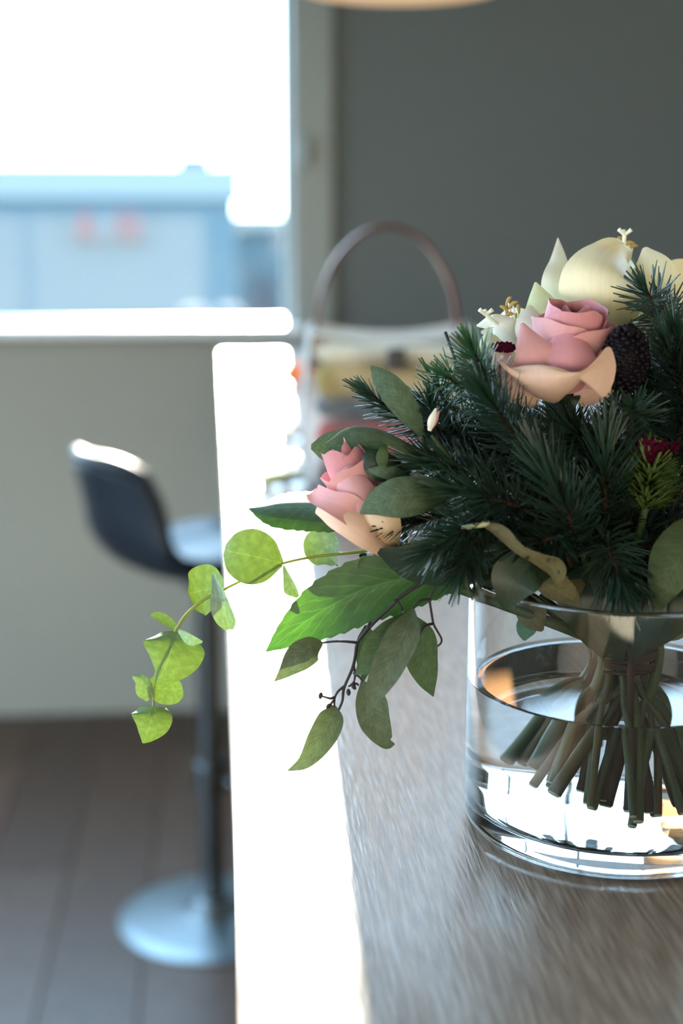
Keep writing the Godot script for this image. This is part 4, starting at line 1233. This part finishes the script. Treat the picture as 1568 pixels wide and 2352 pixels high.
	var r := thing("pale_leaf_stalk", "broad pale green leaf hanging at the right of the vase rim", "leaf", Vector3.ZERO, FLOWERS)
	sheet_part(r, "leaf", "pale_leaf", [[1640, 1190, 0.76], [1594, 1235, 0.745], [1556, 1290, 0.74], [1526, 1345, 0.741], [1508, 1400, 0.746]], [20, 44, 46, 34, 10], [26, 56, 62, 40, 8], 0.1, -0.15, {"across": 14})
	add_stem(r, at(1620, 1190, 0.79), 0.002, mats.stem)
	var r2 := thing("olive_leaf_stalk", "olive leaf with a pale stalk at the right inside the vase mouth", "leaf", Vector3.ZERO, FLOWERS)
	sheet_part(r2, "leaf", "olive", [[1600, 1410, 0.80], [1570, 1432, 0.795], [1545, 1452, 0.795], [1522, 1470, 0.797]], [8, 22, 20, 2], [8, 22, 18, 2], 0.1, -0.1)
	put("pale_stalk", tube(px([[1520, 1452, 0.788], [1545, 1430, 0.785], [1568, 1412, 0.785]]), [0.0016, 0.0018, 0.0018], 8, 8), mats.pith, r2)
	add_stem(r2, at(1590, 1400, 0.81), 0.0018, mats.stem_olive)
	var nk := thing("dark_leaf_stalk", "dark leaves hugging the bound stems inside the vase mouth", "leaf", Vector3.ZERO, FLOWERS)
	for e in [[[1330, 1300, 0.770], [1336, 1370, 0.764], [1362, 1440, 0.768], [1388, 1510, 0.782]], [[1395, 1300, 0.762], [1396, 1370, 0.760], [1406, 1440, 0.764], [1422, 1520, 0.780]], [[1460, 1300, 0.762], [1470, 1370, 0.760], [1468, 1440, 0.764], [1450, 1515, 0.780]], [[1540, 1300, 0.770], [1545, 1370, 0.766], [1520, 1430, 0.770], [1478, 1495, 0.784]], [[1370, 1320, 0.83], [1380, 1400, 0.835], [1400, 1460, 0.835], [1420, 1520, 0.83]], [[1500, 1340, 0.83], [1500, 1400, 0.835], [1480, 1460, 0.835], [1460, 1520, 0.83]], [[1290, 1300, 0.775], [1320, 1345, 0.772], [1350, 1390, 0.772], [1380, 1440, 0.780]]]:
		sheet_part(nk, "leaf", "dark_leaf", e, [36, 56, 46, 8], [36, 56, 46, 8], 0.1, -0.25, {"across": 12})
	add_stem(nk, at(1430, 1330, 0.80), 0.003, mats.stem_brown)
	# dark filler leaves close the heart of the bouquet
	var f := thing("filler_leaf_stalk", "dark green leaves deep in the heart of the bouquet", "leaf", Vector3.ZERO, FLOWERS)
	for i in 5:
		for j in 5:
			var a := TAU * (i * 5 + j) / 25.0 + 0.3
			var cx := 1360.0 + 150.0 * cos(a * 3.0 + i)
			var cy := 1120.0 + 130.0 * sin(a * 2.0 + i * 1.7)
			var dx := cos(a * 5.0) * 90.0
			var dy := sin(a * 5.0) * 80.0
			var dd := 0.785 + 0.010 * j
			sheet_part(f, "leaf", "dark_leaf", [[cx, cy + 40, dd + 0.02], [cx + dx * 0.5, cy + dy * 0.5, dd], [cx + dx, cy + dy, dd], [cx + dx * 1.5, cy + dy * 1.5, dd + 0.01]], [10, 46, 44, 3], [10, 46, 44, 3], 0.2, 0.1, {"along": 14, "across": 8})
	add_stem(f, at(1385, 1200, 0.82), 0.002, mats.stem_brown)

func build_accents():
	# dark purple seed head right of the big rose
	var o := thing("seed_head", "dark purple knobbly seed head right of the big rose", "seed head", Vector3.ZERO, FLOWERS)
	var c: Vector3 = at(1436, 826, 0.757)
	var bead := SphereMesh.new()
	bead.radius = 1.0
	bead.height = 2.0
	bead.radial_segments = 10
	bead.rings = 6
	var list := []
	for i in 190:
		var y := 1.0 - 2.0 * (i + 0.5) / 190.0
		var g := i * 2.399963
		var r := sqrt(1.0 - y * y)
		var dir := Vector3(r * cos(g), y, r * sin(g))
		var k := Vector3(0.0115, 0.0165, 0.0115)
		list.append([bead, Transform3D(Basis().scaled(Vector3.ONE * rng.randf_range(0.0013, 0.0019)), c + dir * k * rng.randf_range(0.95, 1.06))])
	var heart := SphereMesh.new()
	heart.radius = 0.0112
	heart.height = 0.032
	list.append([heart, Transform3D(Basis(), c)])
	put("seeds", joined(list), mats.seed, o).set_meta("kind", "stuff")
	add_stem(o, c + Vector3(0, -0.014, 0), 0.0022, mats.stem_brown)
	# burgundy bloom over a fuzzy green calyx
	var b := thing("burgundy_bloom", "burgundy ragged flower above fuzzy green bracts at the right of the bouquet", "flower", Vector3.ZERO, FLOWERS)
	var bc: Vector3 = at(1488, 1122, 0.752)
	var ax := (at(1506, 1000, 0.745) - bc).normalized()
	var bx := ax.cross(Vector3(0, 0, 1)).normalized()
	var by := bx.cross(ax)
	for i in 22:
		var g := i * 2.4
		var out := bx * cos(g) + by * sin(g)
		var sp := 0.25 + 0.75 * fmod(i * 0.618, 1.0)
		put("petal", leaf([bc + ax * 0.008, bc + ax * 0.018 + out * 0.006 * sp, bc + ax * 0.027 + out * 0.012 * sp], [0.001, 0.003, 0.0028], [0.001, 0.003, 0.0028], 0.3, 0.2, {"facing": out, "along": 10, "across": 6, "ripple": 0.4}), mats.burgundy, b)
	var tw := [bc - ax * 0.012, bc, bc + ax * 0.012]
	var hairs := put("bracts", needle_mesh(tw, 460, 0.019, 1.25, 1.0), mats.bract, b)
	hairs.set_meta("kind", "stuff")
	add_stem(b, bc - ax * 0.01, 0.0024, mats.stem)
	# small burgundy petals peeping out left of the big rose
	var c2 := thing("burgundy_bloom", "small burgundy petals showing between the white flower and the big rose", "flower", Vector3.ZERO, FLOWERS)
	var cc: Vector3 = at(1155, 806, 0.768)
	for i in 7:
		var g := -0.9 + i * 0.32
		var out := aim * Vector3(sin(g), cos(g) * 0.6, 0.2 * sin(i * 2.0))
		put("petal", leaf([cc, cc + out * 0.004, cc + out * 0.008], [0.001, 0.0022, 0.0016], [0.001, 0.0022, 0.0016], 0.2, 0.2, {"along": 8, "across": 6, "ripple": 0.5}), mats.burgundy, c2)
	add_stem(c2, cc + Vector3(0.004, -0.012, -0.012), 0.0016, mats.stem)
	# pale pink bud among the needles on the left
	var bud := thing("pale_bud", "tiny pale pink bud among fir needles left of the dark middle", "bud", Vector3.ZERO, FLOWERS)
	put("petal", leaf(px([[986, 990, 0.752], [992, 965, 0.749], [1001, 938, 0.75]]), wide([4, 9, 2]), wide([4, 8, 2]), 0.1, -0.3, {"along": 10, "across": 6}), mats.lily, bud)
	put("petal", leaf(px([[986, 990, 0.754], [998, 968, 0.752], [1008, 945, 0.753]]), wide([3, 7, 2]), wide([3, 7, 2]), 0.4, -0.3, {"along": 10, "across": 6}), mats.rose, bud)
	add_stem(bud, at(990, 1000, 0.757), 0.001, mats.stem)
	# bare twig standing up on the left
	var tk := thing("bare_twig", "short bare twig standing up above the bright green fir tip", "twig", Vector3.ZERO, FLOWERS)
	put("bark", tube(px([[1052, 850, 0.775], [1038, 806, 0.772], [1022, 762, 0.772]]), [0.0008, 0.0008, 0.0009], 7, 10, 0.05), mats.dark_twig, tk)
	add_stem(tk, at(1052, 850, 0.775), 0.0009, mats.dark_twig)

func build_binding():
	# twine wound round the neck of the bouquet
	var o := thing("twine", "dark twine wound round the stems above the water", "twine", neck_at, FLOWERS)
	var p := []
	for k in 73:
		var g := k / 12.0 * TAU
		p.append(Vector3(0.0185 * cos(g), -0.006 + 0.0022 * k / 12.0 + 0.0006 * sin(g * 1.7), 0.0185 * sin(g)))
	put("winding", tube(p, [0.0011, 0.0011], 7, 288), mats.twine, o)
	put("loose_end", tube([p[72], p[72] + Vector3(-0.004, -0.004, 0.006), p[72] + Vector3(-0.006, -0.014, 0.009)], [0.0011, 0.0011, 0.0009], 7, 12), mats.twine, o)
	# more cut stems fill the bundle in the water
	for i in 8:
		var s := thing("cut_branch", ["green cut stem without leaves in the bundle standing in the water", "thick dark red cut stem in the bundle standing in the water", "green cut stem without leaves in the bundle standing in the water", "olive brown cut stem in the bundle standing in the water"][i % 4], "stem", Vector3.ZERO, "cut stems standing in the water")
		add_stem(s, neck_at + Vector3(0.012 * cos(i * 2.1), 0.03, 0.012 * sin(i * 2.1)), [0.0030, 0.0046, 0.0026, 0.0034][i % 4], [mats.stem, mats.stem_red, mats.stem, mats.stem_olive][i % 4])
